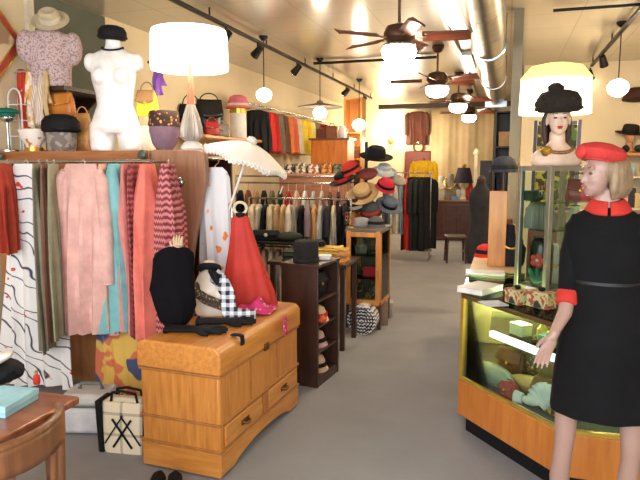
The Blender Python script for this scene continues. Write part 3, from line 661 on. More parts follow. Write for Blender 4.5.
# pink scarf
M_pol=mat('pink_polka',(236,160,184),.8,c2=(196,44,104),pat='vor',sc=34,thr=.26)
q=on(256,312);mb=MB()
mb.sheet(lambda u,v:((u-.5)*.24,(v-.5)*.2,.02+.035*math.sin(u*PI)*math.sin(v*PI)*(1.2+.8*math.sin(11*u+3*v))+.012*math.sin(16*v+5*u)*math.sin(u*PI)),20,16)
o=mb.build('scarf',M_pol,None,(q[0],q[1],CT),(0,0,.1),solid=.006);tag(o,'crumpled pink polka dot scarf on the chest by the red skirt stand','scarf')
x_=a[0]+.08*(q[1]-a[1])+.022
mb=MB();mb.sheet(lambda u,v:(x_+.002*math.sin(9*v),q[1]-.02+(u-.5)*.05+.02*v,CT-.005-.12*v),4,10)
o=mb.build('scarf_end',M_pol,None,solid=.005);tag(o,'pink scarf end hanging over the chest lid edge','scarf')
# black hat
q=on(244,306);hat((q[0],q[1]+.10,CT),'brim',.115,M_black,'black felt hat on the chest in front of the red skirt',h=.06)
# red skirt on a cone stand
q=on(247,302);q[1]=3.50;q=XY(244,3.50,CT);q[2]=CT
T=thing('red_skirt','bright red flared skirt on a cone stand at the back of the chest','skirt',q,PS);T.scale=(1.18,1,1.13)
mb=MB();R=[]
for z,r_,ox in((.0,.155,.02),(.08,.142,.018),(.18,.115,.012),(.28,.09,.005),(.38,.067,-.004),(.46,.052,-.01),(.50,.046,-.012),(.512,.03,-.012)):
    R.append([(ox+r_*(1+.07*math.sin(9*a+.6)*(1-z))*math.cos(a),r_*.62*(1+.09*math.sin(8*a)*(1-z))*math.sin(a),z) for a in [2*PI*j/56 for j in range(56)]])
mb.loft(R);mb.build('skirt_cloth',mat('red_cloth',(200,54,42),.7,c2=(176,42,34),pat='noise',sc=6),T)
MB().tube([(-.012+.034*math.cos(t*PI/12),0,.555+.034*math.sin(t*PI/12)) for t in range(24)],.008,8,closed=True).build('ring_top',M_cream,T)
MB().cyl((-.012,0,.50),(-.012,0,.53),.026,n=14).build('black_neck',M_black,T)
# parasol
tip=XY(253,3.56,1.50);ha=XY(236,3.53,1.24)
tip=atY(252,141,3.62);lo=atY(232,201,3.60)
ax=(tip-lo).normalized();base=Vector(lo)
T=thing('parasol','white fabric parasol open above the red skirt, its pole standing on chest','parasol',(lo[0],lo[1],lo[2]))
Rq=ax.to_track_quat('Z','Y');T.rotation_mode='QUATERNION';T.rotation_quaternion=Rq
L_=(tip-lo).length
MB().cyl((0,0,-.06),(0,0,L_+.02),.0085,n=10).build('pole',M_white,T)
mb=MB();NR=8
def can(u,v):
    a=u*2*PI;s_=abs(math.sin(a*NR/2));rr=.285*v*(1-.06*s_*v);z=L_-.015-.125*v**1.6+.02*s_*v*(1-v)
    return (rr*math.cos(a),rr*math.sin(a),z-.02*s_*v**3*-1)
mb.sheet(can,64,10);cn=mb.build('canopy',mat('parasol_cloth',(244,236,230),.7,c2=(236,226,220),pat='noise',sc=4),T,solid=.004)
fr_=MB()
R=[]
for j in range(129):
    a=j/128*2*PI;s_=abs(math.sin(a*NR/2));rr=.285*(1-.06*s_);R.append((rr*math.cos(a)*1.0,rr*math.sin(a),L_-.14+.02*s_-.014*(j%2)))
fr_.tube(R[:-1],.010,6,closed=True);fr_.build('ruffle',M_white,cn)
for k in range(8):
    a=k*PI/4;MB().tube([(0,0,L_-.03),(.15*math.cos(a),.15*math.sin(a),L_-.085),(.28*math.cos(a),.28*math.sin(a),L_-.135)],.003,6).build('rib',M_wire,T)
MB().ell((0,0,L_+.005),(.035,.035,.022),lump=.2,u=16).build('top_bow',M_white,T)
MB().box((.09,-.27,L_-.24),(.03,.004,.055)).build('price_tag',M_white,T)
# stand foot that carries the parasol
o=MB().cyl((0,0,0),(0,0,lo[2]-CT-.05),.012,n=12).lathe([(.05,0),(.05,.01),(.014,.02)],n=18).build('parasol_stand',M_chrome,None,(lo[0]-.0,lo[1],CT));tag(o,'slim stand on the chest holding the white parasol upright','stand')
# ================================================================ TABLE, CHAIR AND FLOOR THINGS AT LEFT
c0=fl(80,396,.73);X1=c0[0];Y1=c0[1]
T=thing('wooden_table','reddish brown wooden table at the lower left with a pale blue box','table',(X1-.45,Y1-.4,0))
M_tab=wood('table_top',(158,92,52),(122,64,34),'x',sc=8,rough=.3,coat=.4)
MB().box((0,0,.715),(.9,.8,.03)).build('tabletop',M_tab,T,bevel=.008)
MB().box((0,0,.655),(.80,.70,.09)).build('apron',M_brownx,T)
for x in(-.38,.38):
    for y in(-.33,.33): MB().box((x,y,.35),(.05,.05,.70)).build('leg',M_brown,T,bevel=.006)
p=fl(20,405,.73)
T=thing('gift_box','flat pale blue box lying on the wooden table','box',(p[0]-.02,p[1]-.03,.73),.12)
MB().box((-.02,0,.018),(.15,.18,.036)).build('box_base',col((150,196,210)),T,bevel=.003);MB().box((-.02,0,.032),(.156,.186,.024)).build('lid',col((164,210,222)),T,bevel=.003)
p=fl(5,388,.73)
T=thing('folded_jacket','folded black garment with white cuff on the table corner','garment',(p[0]-.11,p[1]+.0,.73),.3)
MB().ell((0,0,.055),(.16,.11,.055),lump=.06,seed=4,u=28).build('black_cloth',M_black,T);mb=MB()
mb.ell((.02,-.05,.10),(.13,.07,.025),rot=(0,-.3,.2),lump=.05,seed=9);mb.build('white_cuff',M_white,T)
T=thing('perfume_bottle','small red bottle standing at the back of the wooden table','bottle',fl(37,384,.73))
MB().lathe([(.012,0),(.014,.01),(.012,.035),(.005,.04)],n=14).build('bottle_body',M_red,T);MB().cyl((0,0,.04),(0,0,.055),.006).build('stopper',M_gold,T)
# chair: bentwood barrel back facing the table
cx=-1.50;cy=1.45
T=thing('wooden_chair','curved back brown wooden chair pulled up to the table, bottom left','chair',(cx,cy,0),0)
M_chair=wood('chair_wood',(140,92,58),(104,64,38),'z',rough=.35,coat=.3)
def arc(u): 
    a=-1.05+2.1*u;return (-.12+.24*math.cos(a),.27*math.sin(a)/math.sin(1.05)*.9)
mb=MB()
mb.sheet(lambda u,v:(arc(u)[0],arc(u)[1],(.665+.02*(2*u-1)**2)+(.765-.02*(2*u-1)**4-(.665+.02*(2*u-1)**2))*v),24,4)
mb.build('backrest',M_chair,T,solid=.022)
mb=MB();mb.tube([(arc(u/16)[0],arc(u/16)[1],.765-.02*(u/8-1)**4) for u in range(17)],.014,10);mb.build('top_rail',M_chair,T)
MB().lathe([(.01,.43),(.21,.43),(.22,.445),(.20,.46),(.01,.455)],(-.12,0,0),32).build('seat',M_chair,T)
for u in(.06,.94):
    x,y=arc(u);MB().tube([(x-.005,y,.72),(x-.01,y*.97,.45),(x+.02,y*1.04,0)],[.015,.016,.013],10).build('leg',M_chair,T)
for u in(.35,.65):
    x,y=arc(u);MB().tube([(x,y,.68),(x-.02,y,.45)],[.009,.009],8).build('spindle',M_chair,T)
for k in(-1,1): MB().tube([(-.26,k*.14,.43),(-.30,k*.18,0)],[.02,.014],10).build('leg',M_chair,T)
for k in(-1,1): MB().tube([(.06,k*.12,.43),(.10,k*.15,0)],[.02,.014],10).build('leg',M_chair,T)
# white train case
p=fl(84,437)
T=thing('train_case','white hard shell train case with grey handle against the divider','case',(p[0]-.03,p[1]+.12,0),.25)
mb=MB();mb.box((0,0,.09),(.30,.22,.17));mb.build('case_body',col((214,212,214)),T,bevel=.03);mb=MB();mb.box((0,0,.215),(.30,.22,.07),taper=.94);mb.build('case_lid',col((206,202,200)),T,bevel=.022)
MB().box((0,0,.179),(.304,.224,.012)).build('seam',M_chrome,T)
MB().tube([(-.07,0,.25),(-.06,0,.285),(.06,0,.285),(.07,0,.25)],.011,8).build('case_handle',mat('handle_grey',(110,116,112),.5),T)
# plaid tote
p=fl(118,457)
T=thing('tote_bag','cream tote bag with black plaid lines and black side straps','bag',(p[0],p[1]+.10,0),.12)
M_pl=mat('tote_plaid',(226,212,186),.7,c2=(120,108,100),pat='plaid',sc=8.5,thr=.86,stretch=(1,1,1))
mb=MB();R=[]
for z,w_,d_ in((0,.25,.12),(.02,.26,.13),(.15,.265,.125),(.27,.28,.10),(.29,.275,.09)):
    R.append([(w_/2*math.copysign(abs(math.cos(a))**.3,math.cos(a)),d_/2*math.copysign(abs(math.sin(a))**.4,math.sin(a)),z) for a in [2*PI*j/32 for j in range(32)]])
mb.loft(R);mb.build('bag_body',M_pl,T)
for k in(-1,1): MB().box((k*.137,0,.15),(.035,.135,.30),r=(0,k*.04,0)).build('side_strap',M_black,T,bevel=.008)
MB().box((0,0,.295),(.20,.05,.03)).build('stuffing',M_cream,T,bevel=.01)
mb=MB();mb.box((0,-.068,.12),(.012,.004,.20),r=(0,.6,0));mb.box((0,-.068,.12),(.012,.004,.20),r=(0,-.6,0));mb.box((-.05,-.067,.14),(.008,.004,.2),r=(0,.6,0));mb.box((.05,-.067,.14),(.008,.004,.2),r=(0,-.6,0));mb.build('cross_print',M_black,T)
for d_ in(-.03,.03): MB().tube([(-.08,d_,.285),(-.07,d_,.34),(0,d_-.02,.36),(.07,d_,.34),(.08,d_,.285)],.008,8).build('handle',M_black,T)
# shoes under the chest front
for i,(x,lb) in enumerate(((161,'black low shoe on the floor under the chest, left of the pair'),(181,'black low shoe on the floor under the chest, right of the pair'))):
    p=fl(x,490);T=thing('shoe',lb,'shoe',(p[0],p[1]-.06,0),.3+.2*i,'pair of black shoes at the chest')
    mb=MB();R=[]
    for y,w_,h_ in((-.12,.02,.025),(-.09,.038,.04),(-.03,.042,.055),(.04,.036,.06),(.09,.036,.07),(.12,.02,.06)): R.append([(w_*math.cos(a),y,.012+h_*.5+h_*.5*math.sin(a)) for a in [2*PI*j/16 for j in range(16)]])
    mb.loft(R);mb.build('upper',M_black,T);MB().box((0,0,.008),(.07,.23,.014)).build('sole',M_dkmetal,T,bevel=.006)
# ================================================================ MIDDLE: BOOKCASE, CABINET, RACKS
T=thing('bookcase','dark brown low bookcase with hats on its aisle side shelves','bookcase',(-1.36,4.19,0),-.12)
bw,bd,bh=.29,.38,.90
for y in(-bd/2,bd/2): MB().box((0,y,bh/2),(bw,.022,bh)).build('side_panel',M_dark,T,bevel=.003)
MB().box((-bw/2+.01,0,bh/2),(.015,bd-.02,bh-.02)).build('back_panel',M_dark,T)
MB().box((0,0,bh-.012),(bw+.02,bd+.03,.024)).build('top',M_dark,T,bevel=.004)
SH=[.06,.25,.44,.63]
for z in SH: MB().box((0,0,z),(bw-.02,bd-.02,.018)).build('shelf',M_dark,T)
MB().box((.13,0,.025),(.02,bd-.02,.05)).build('plinth',M_dark,T)
def bk(dx,dy,z):
    c,s_=math.cos(-.12),math.sin(-.12);return (-1.36+c*dx-s_*dy,4.19+s_*dx+c*dy,z)
hat(bk(.02,-.0,.069),'cloche',.115,col((206,170,146)),'tan cloche hat on the lowest bookcase shelf',h=.1)
hat(bk(.02,.0,.259),'cloche',.11,col((196,160,158)),'pinkish cloche hat on the second bookcase shelf from the floor')
hat(bk(.03,.0,.449),'cloche',.11,col((222,190,160)),'cream cloche with red flower on third bookcase shelf',band=M_red)
o=MB().ell((.0,0,.03),(.035,.05,.03),lump=.15,u=14).build('flower',mat('flower_orange',(222,84,40),.7),None,bk(.12,-.07,.449));tag(o,'orange red fabric flower beside the cream cloche on bookcase','flower')
handbag(bk(.02,.02,.639),.26,.17,.12,col((22,24,34)),'navy black handbag inside the top shelf of the bookcase',1.4,handle=.3)
p=XY(306,4.13,.9);hat((p[0],p[1],.9),'pill',.092,mat('black_fur',(20,18,18),.95,c2=(34,30,30),pat='noise',sc=30,bump=.6,bsc=70),'tall black fur hat standing on the dark bookcase',h=.155)
for i,ob in enumerate([]): pass
p=XY(325,4.27,.9);o=MB().box((0,0,.015),(.10,.12,.03)).build('folded_cloth',M_white,None,(p[0]-.005,p[1],.9),(0,0,.2),bevel=.008);tag(o,'small white folded cloth on the bookcase beside fur hat','cloth')
# table with folded clothes
tz=.76;tx=XY(318,5.05,tz)[0]
T=thing('display_table','dark wooden table carrying folded orange and yellow clothes behind the bookcase','table',(tx-.05,5.1,0))
MB().box((0,0,tz-.015),(.72,.5,.03)).build('tabletop',M_dark,T,bevel=.004)
for x in(-.32,.32):
    for y in(-.21,.21): MB().box((x,y,(tz-.03)/2),(.04,.04,tz-.03)).build('leg',M_dark,T)
def folded(px,Y,z,w,d,h,m,label,rz=0,grp='folded clothes on the table behind the bookcase',name='folded_garment'):
    p=XY(px,Y,z);mb=MB();R=[]
    for k in range(9):
        t=k/8;q=.96+.05*math.sin(t*PI*2*2)
        R.append([(w/2*q*math.copysign(abs(math.cos(a))**.4,math.cos(a)),d/2*q*math.copysign(abs(math.sin(a))**.4,math.sin(a)),h*t+.008*math.sin(3*a+px)*t) for a in [2*PI*j/32 for j in range(32)]])
    mb.loft(R);o=mb.build(name,m,None,(p[0],p[1],z),(0,0,rz));return tag(o,label,'folded clothing',grp)
folded(322,4.98,tz,.34,.24,.07,col((208,140,72)),'orange folded sweater, lowest on the table behind the bookcase',.2)
folded(338,5.02,tz,.18,.24,.11,col((216,152,88)),'peach orange folded bundle at the right of the display table')
folded(326,5.0,tz+.08,.30,.22,.05,col((224,184,90)),'yellow folded blouse on top of the orange sweater',-.1)
folded(312,5.0,tz+.138,.24,.18,.035,col((24,26,26)),'black folded top lying on the yellow blouse',.3)
folded(296,5.0,tz,.22,.26,.08,col((50,62,48)),'dark green folded sweater at the left of the display table',.1)
# low rack with board top
ly=5.7;lz=.84;la=XY(251,ly,lz)[0];lb=XY(300,ly,lz)[0]
T=thing('low_rack','low black topped rack with pale clothes hanging below its board','clothes rack',((la+lb)/2,ly,0));lw=lb-la
MB().box((0,0,lz-.012),(lw,.42,.024)).build('board',M_dkmetal,T,bevel=.004);MB().cyl((-lw/2,0,lz-.07),(lw/2,0,lz-.07),.01).build('rail',M_chrome,T)
for k in(-1,1):
    for y in(-.19,.19): MB().cyl((k*(lw/2-.02),y,0),(k*(lw/2-.02),y,lz-.02),.012).build('post',M_chrome,T)
for i,c in enumerate(((206,186,158),(188,158,140),(214,196,170),(150,140,140),(210,176,150),(196,186,168))):
    garment((la+.08+i*(lw-.16)/5,ly,lz-.07),.30,.60,.09,col(c),['sand','dusty rose','cream','grey','peach','stone'][i]+' garment hanging under the low rack board, %s from left'%ORD[i],group='clothes on the low rack',rot=PI/2+.25,seed=40+i,hook=.03)
p=XY(268,ly,lz);handbag((p[0],p[1]-.04,lz),.30,.10,.14,M_black,'black leather clutch with white button on the low rack board',.1,handle=0,clasp=False)
o=MB().ell((0,0,0),(.02,.012,.02),u=12,v=8).build('button',M_white,None,(p[0]+.03,p[1]-.135,lz+.06));o.parent=None;tag(o,'round white brooch on the black clutch on the low rack','brooch')
p=XY(292,ly,lz);hat((p[0]-.03,p[1],lz),'beret',.14,col((40,46,40)),'dark green felt beret on the low rack board')
# chrome racks
ax0,ax1=XY(249,6.35,1.2)[0],XY(351,6.35,1.2)[0]
rail('garment_rack','nearer chrome garment rack full of cream and dark blouses',ax0,ax1,6.35,1.225)
GA=[('cream',(226,210,178)),('ivory',(232,220,196)),('black',(24,24,34)),('pale beige',(214,196,164)),('tan',(200,166,128)),('peach gold',(222,178,124)),('off white',(228,218,198)),('warm grey',(170,160,148)),('jet black',(20,20,24)),('mauve',(150,126,130)),('apricot',(228,170,110)),('light grey',(200,196,186)),('charcoal',(44,42,48)),('champagne',(224,206,176)),('long black',(16,16,20)),('dark navy',(24,26,40))]
n=len(GA)
for i,(nm,c) in enumerate(GA):
    garment((ax0+.05+i*(ax1-ax0-.1)/(n-1),6.35,1.225),.34,.62 if i<14 else .66,.085,col(c),'%s blouse on the nearer chrome rack, %s from its left end'%(nm,ORD[i]),cat='blouse',group='blouses on the nearer chrome rack',rot=PI/2+.22,seed=60+i,name='blouse',sleeves=.3 if i%3==0 else 0,hm=[M_wire,M_plastic,M_wire,M_brown][i%4])
bx0,bx1=XY(236,7.3,1.4)[0],XY(352,7.3,1.4)[0]
rail('garment_rack','farther chrome double bar rack with white hangers, behind the nearer rack',bx0,bx1,7.3,1.37,bars=(0.,.085))
GB=[('black',(22,22,26)),('rust brown',(132,74,48)),('tan',(196,150,104)),('near black',(30,28,30)),('olive',(110,108,80)),('dark green',(40,60,48)),('crimson',(170,44,46)),('pale pink',(226,190,180)),('white',(236,230,222)),('silver grey',(190,190,190)),('striped cream',(220,206,180)),('brown',(110,78,58)),('plum',(74,44,60)),('sand',(206,180,140))]
n=len(GB)
for i,(nm,c) in enumerate(GB):
    garment((bx0+.06+i*(bx1-bx0-.12)/(n-1),7.3,1.37),.34,.8,.08,col(c),'%s shirt on the farther chrome rack, %s from its left end'%(nm,ORD[i]),cat='shirt',group='shirts on the farther chrome rack',rot=PI/2+.22,seed=90+i,name='shirt',hm=[M_plastic,M_red,M_plastic,M_wire][i%4],hook=.10)
# clothes on high rail at left wall
wy0,wy1=YX(252,-3.42,2.3)[1],YX(322,-3.42,2.3)[1]
T=thing('wall_rail','high chrome wall rail on the left wall with bright clothes','clothes rack',(XL,wy0-.2,2.44))
MB().cyl((.30,0,0),(.30,wy1-wy0+.4,0),.012).build('rail',M_chrome,T)
for k in range(5): MB().cyl((0,.1+k*(wy1-wy0+.2)/4,0),(.30,.1+k*(wy1-wy0+.2)/4,0),.01).build('bracket',M_chrome,T)
GW=[('black',(26,26,28)),('bright red',(206,44,38)),('dark red',(176,44,38)),('olive grey',(122,112,92)),('brown',(112,76,54)),('orange',(236,128,72)),('salmon',(232,120,92)),('cream',(240,228,190)),('lemon yellow',(244,214,60)),('golden yellow',(240,200,50)),('pale yellow',(240,226,150)),('khaki',(140,124,96)),('scarlet',(206,44,36)),('charcoal',(50,48,46))]
n=len(GW)
for i,(nm,c) in enumerate(GW):
    x=256+(320-256)*i/(n-1);y=YX(x,XL+.3,2.3)[1]
    garment((XL+.30,y,2.44),.36,.58,.10,col(c),'%s garment on the high left wall rail, %s from the near end'%(nm,ORD[i]),group='bright clothes on the high wall rail',rot=.25,seed=120+i,flare=1.15)
# shelf with handbags
s0,s1=YX(196,XL+.2,1.95)[1],YX(250,XL+.2,1.95)[1]
T=thing('wall_shelf','honey wood shelf on the left wall lined with black handbags','shelf',(XL,s0-.15,1.95))
MB().box((.2,(s1-s0+.5)/2,-.02),(.40,s1-s0+.5,.04)).build('board',M_oaky,T,bevel=.008)
for k in(.2,s1-s0+.2): MB().prism([(0,0),(.3,0),(0,-.25)],k-.015,k+.015,f=lambda x,z,y_:(x,y_,z-.04)).build('bracket',M_oak,T)
def sp(x): return YX(x,XL+.22,1.97)
for x,w_,h_,m,lb,ho in((199,.30,.36,M_black,'plain black handbag, first on the honey wood wall shelf',.35),(217,.36,.46,mat('bag_gloss',(26,26,26),.25),'large glossy black handbag in the middle of the wall shelf',.2),(212,.17,.16,mat('bag_red',(176,40,44),.5),'small dark red purse on the wall shelf before the glossy bag',.3),(223,.15,.15,mat('bag_grey',(140,130,124),.5),'small grey purse on the wall shelf beside the red purse',.3)):
    p=sp(x) if h_>.2 else YX(x,XL+.36,1.97)
    if h_>.2: p[0]-=.10
    handbag((p[0],p[1],1.95),w_,h_,.14,m,lb,.55,handle=ho)
p=sp(237);T=thing('hat_box','tall white and gold hat box at the end of the wall shelf','box',(p[0],p[1]+.05,1.95))
MB().lathe([(.11,0),(.11,.40)],n=28).build('drum',M_white,T);MB().lathe([(.116,.34),(.116,.40),(.11,.405),(.01,.41)],n=28).build('lid',M_gold,T)
hat((p[0],p[1]+.05,2.358),'cloche',.17,col((226,120,140)),'bright pink cloche hat on the white and gold hat box',band=M_cream)
# glass cabinet
gx0,gx1,gy0,gy1,gz0,gz1=-1.56,-1.18,5.95,6.02+.0,.28,1.0
gy1=6.05+.0;gy0=5.62;p=XY(346,gy0,.6);gx0=p[0];gx1=XY(381,gy0,.6)[0];gw=gx1-gx0;gd=.50
T=thing('glass_cabinet','honey wood framed glass cabinet on short legs beside the aisle','cabinet',((gx0+gx1)/2,gy0+gd/2,0))
z0=1.6-(305-165)*dep(XY(363,gy0,.3))/F;z1=1.6-(229-165)*dep(XY(363,gy0,1.))/F
t=.035
for x in(-gw/2+t/2,gw/2-t/2):
    for y in(-gd/2+t/2,gd/2-t/2): MB().box((x,y,(z0+z1)/2),(t,t,z1-z0)).build('post',M_oak,T,bevel=.004);MB().box((x,y,z0/2),(t*.9,t*.9,z0)).build('leg',M_dark,T)
MB().box((0,0,z0+.02),(gw,gd,.04)).build('bottom_board',M_oakx,T,bevel=.004);MB().box((0,0,z1-.015),(gw+.02,gd+.02,.035)).build('top_board',mat('cab_top',(96,90,78),.5,c2=(80,74,64),pat='noise',sc=7),T,bevel=.004)
dr=MB();dw=gw-.02
for x in(-dw/2+.02,dw/2-.02): dr.box((x,-gd/2-.012,(z0+z1)/2),(.04,.024,z1-z0-.03))
for z in(z0+.04,z1-.05): dr.box((0,-gd/2-.012,z),(dw-.08,.024,.045))
D=dr.build('door',M_oak,T,bevel=.003)
MB().box((0,-gd/2-.012,(z0+z1)/2),(dw-.08,.005,z1-z0-.13)).build('door_glass',M_glass,D);MB().ell((dw/2-.02,-gd/2-.032,(z0+z1)/2),(.01,.012,.01),u=10,v=8).build('knob',M_gold,D)
for x in(-gw/2+.006,gw/2-.006): MB().box((x,0,(z0+z1)/2),(.005,gd-.07,z1-z0-.06)).build('side_glass',M_glass,T)
MB().box((0,gd/2-.01,(z0+z1)/2),(gw-.05,.008,z1-z0-.05)).build('back_board',mat('cab_back',(92,88,76),.7),T)
zs=[z0+.04+.002,z0+(z1-z0)*.36,z0+(z1-z0)*.66]
for z in zs[1:]: MB().box((0,0,z-.005),(gw-.07,gd-.06,.008)).build('glass_shelf',M_glass,T)
cx_,cy_=(gx0+gx1)/2,gy0+gd/2
def small(kind,p,s,m,label,cat,rz=0.,group=None):
    """small display goods"""
    if kind=='box':
        T=thing('jewelry_box',label,cat,p,rz,group);MB().box((0,0,s*.35),(s*1.3,s,s*.7)).build('box_base',m,T,bevel=s*.06);MB().box((0,0,s*.78),(s*1.36,s*1.06,s*.18)).build('lid',m,T,bevel=s*.05)
    elif kind=='bottle':
        T=thing('bottle',label,cat,p,rz,group);MB().lathe([(s*.3,0),(s*.36,s*.1),(s*.36,s*.8),(s*.14,s*1.05),(s*.12,s*1.3)],n=16).build('bottle_body',m,T);MB().lathe([(s*.15,s*1.28),(s*.15,s*1.5),(.002,s*1.55)],n=12).build('stopper',M_gold,T)
    elif kind=='bust':
        T=thing('necklace_bust',label,cat,p,rz,group);mb=MB();R=[]
        for z,rx,ry in((0,.42,.26),(.1,.46,.28),(.5,.5,.24),(.72,.36,.18),(.85,.17,.14),(1.15,.15,.13),(1.2,.1,.1)): R.append([(rx*s*math.cos(a),ry*s*math.sin(a),z*s) for a in [2*PI*j/20 for j in range(20)]])
        mb.loft(R);mb.build('bust',m,T);MB().tube([(.25*s*math.cos(a),-.17*s+.17*s*math.sin(a)*1.2,.8*s+.3*s*math.sin(a)*.9) for a in [2*PI*j/24 for j in range(24)]],s*.03,6,closed=True).build('necklace',M_gold,T)
    elif kind=='vase':
        T=thing('vase',label,cat,p,rz,group);MB().lathe([(s*.25,0),(s*.4,s*.3),(s*.42,s*.7),(s*.2,s*1.1),(s*.26,s*1.25),(s*.22,s*1.24),(s*.16,s*1.1)],n=18,cap=True).build('body',m,T);MB().lathe([(s*.22,1.22*s),(s*.28,1.25*s),(s*.22,1.28*s)],n=18).build('rim',M_gold,T)
    elif kind=='tree':
        T=thing('jewelry_tree',label,cat,p,rz,group);MB().lathe([(s*.35,0),(s*.33,s*.06),(s*.04,s*.1),(s*.035,s*1.3)],n=16).build('stem',m,T)
        for k,z in enumerate((.6,.9,1.2)):
            MB().cyl((-s*.4,0,s*z),(s*.4,0,s*z),s*.025,n=8).build('arm',m,T)
            for j in(-1,0,1): MB().tube([(j*s*.3+s*.09*math.cos(a),-.01,s*z-s*.16+s*.18*math.sin(a)) for a in [2*PI*q/16 for q in range(16)]],s*.022,6,closed=True).build('bracelet',[M_gold,M_red,M_chrome][(j+k)%3],T)
    return T
small('bust',(cx_-.07,cy_-.06,zs[2]),.13,col((120,116,104)),'grey necklace bust on the top shelf inside the wood framed cabinet','jewelry display')
small('tree',(cx_+.08,cy_-.02,zs[2]),.13,M_chrome,'small bracelet tree on the top shelf inside the wood framed cabinet','jewelry display')
small('box',(cx_+.03,cy_-.08,zs[1]),.10,col((200,40,60)),'red jewelry box on the middle shelf of the wood framed cabinet','box')
small('bottle',(cx_-.10,cy_-.04,zs[1]),.09,mat('bottle_green',(60,84,66),.2),'green bottle on the middle shelf of the wood framed cabinet','bottle')
small('vase',(cx_+.07,cy_-.05,zs[0]),.13,mat('vase_dots',(196,190,176),.4,c2=(70,66,60),pat='vor',sc=50,thr=.3),'speckled vase at the bottom right of the wood framed cabinet','vase')
small('bust',(cx_-.08,cy_-.04,zs[0]),.12,col((64,62,58)),'dark necklace bust at the bottom left of the wood framed cabinet','jewelry display')
# striped round hatbox and small boxes by the cabinet
p=fl(360,336)
T=thing('hat_box','round hat box with black and white swirl stripes on the floor','box',(p[0],p[1]+.15,0),PS-.3)
M_sw=mat('swirl',(236,232,228),.6,c2=(24,24,28),pat='zig',sc=30)
MB().lathe([(.135,-.09),(.135,.07)],(0,0,.135),40,(PI/2,0,0)).build('drum',M_sw,T);MB().lathe([(.140,.04),(.142,.09),(.135,.094),(.01,.096)],(0,0,.135),40,(PI/2,0,0)).build('lid',M_sw,T)
for k in range(4): MB().tube([((.03+.027*k)*math.cos(a),-.0965,.135+(.03+.027*k)*math.sin(a)) for a in [2*PI*j/28 for j in range(28)]],.005,6,closed=True).build('lid_ring',M_black,T)
for x,y,w_,h_,c,lb in((379,326,.14,.24,(146,118,98),'tall brown cardboard box on the floor right of the striped hat box'),(387,318,.09,.15,(190,176,160),'small pale box on the floor below the wood framed cabinet')):
    p=fl(x,y);T=thing('cardboard_box',lb,'box',(p[0],p[1]+.1,0),.15);MB().box((0,0,h_/2),(w_,.16,h_)).build('carton',col(c),T,bevel=.003)
    for k in(-1,1): MB().box((k*w_*.26,0,h_+.004),(w_*.5,.16,.006),r=(0,-k*.12,0)).build('flap',col(c),T)
# hat tree behind the cabinet
hp=XY(366,6.7,1.4);T=thing('hat_tree','tall dark hat tree behind the glass cabinet carrying many hats','hat stand',(hp[0],hp[1],0))
MB().lathe([(.2,0),(.2,.02),(.03,.05)],n=24).build('base',M_dkmetal,T);MB().cyl((0,0,.03),(0,0,1.86),.018).build('pole',M_dkmetal,T)
HT=[(376,157,.0,'brim',.17,M_black,'wide black hat with pale blue flower atop the hat tree',(.25,.15,0),M_black),
(352,172,-.1,'cloche',.11,M_red,'bright red hat with black band at the upper left of the hat tree',(.3,-.4,0),M_black),
(343,181,-.1,'brim',.14,M_black,'black wide brim hat at the left edge of the hat tree',(.3,-.3,0),M_red),
(363,194,-.2,'brim',.16,mat('tan_felt',(206,170,118),.8),'tan felt hat facing out in the middle of the hat tree',(.75,-.15,0),M_brown),
(357,206,-.16,'brim',.17,col((46,38,36)),'dark brown wide brim hat below the tan hat',(.45,-.2,0),M_cream),
(385,188,-.15,'cloche',.10,col((196,36,56)),'crimson cloche on the right side of the hat tree',(.4,.4,0),M_black),
(384,172,.0,'brim',.13,col((168,176,180)),'pale grey blue hat at the right under the black hat',(.4,.2,0),M_white),
(368,176,-.08,'beret',.10,col((120,60,60)),'dull maroon beret in the center of the hat tree',(.5,0,0),None),
(389,206,-.1,'brim',.14,col((96,108,122)),'slate blue hat low on the right of the hat tree',(.5,.4,0),M_dkmetal),
(371,213,-.18,'cloche',.11,col((70,68,70)),'charcoal cloche low in the middle of the hat tree',(.5,0,0),M_red),
(397,182,.05,'beret',.09,col((150,140,124)),'taupe beret at the far right of the hat tree',(.4,.4,0),None)]
for x,y,dy,k,r_,m,lb,ti,bd_ in HT:
    p=atY(x,y,6.7+dy);hat(p,k,r_*1.13,m,lb,'hats on the hat tree',ti,band=bd_)
    MB().tube([(0,0,p[2]-.05),((p[0]-hp[0])*.7,dy*.7,p[2]-.01),(p[0]-hp[0],dy,p[2]+.03)],.007,6).build('peg',M_dkmetal,T)
# things on the cabinet top
zt=z1+.0025
for x,y,k,r_,c,lb in((361,6.0,'fur',.09,(150,148,146),'silver grey fur hat on top of the wood framed cabinet'),(376,6.0,'cloche',.10,(92,86,88),'dark grey cloche on top of the wood framed cabinet, right side')):
    p=XY(x,gy0+.25,zt);hat((p[0],p[1],zt),k,r_,col(c),lb)
p=XY(350,gy0+.15,zt);small('tree',(p[0],p[1],zt),.12,M_gold,'little gold bracelet tree on the cabinet top','jewelry display')
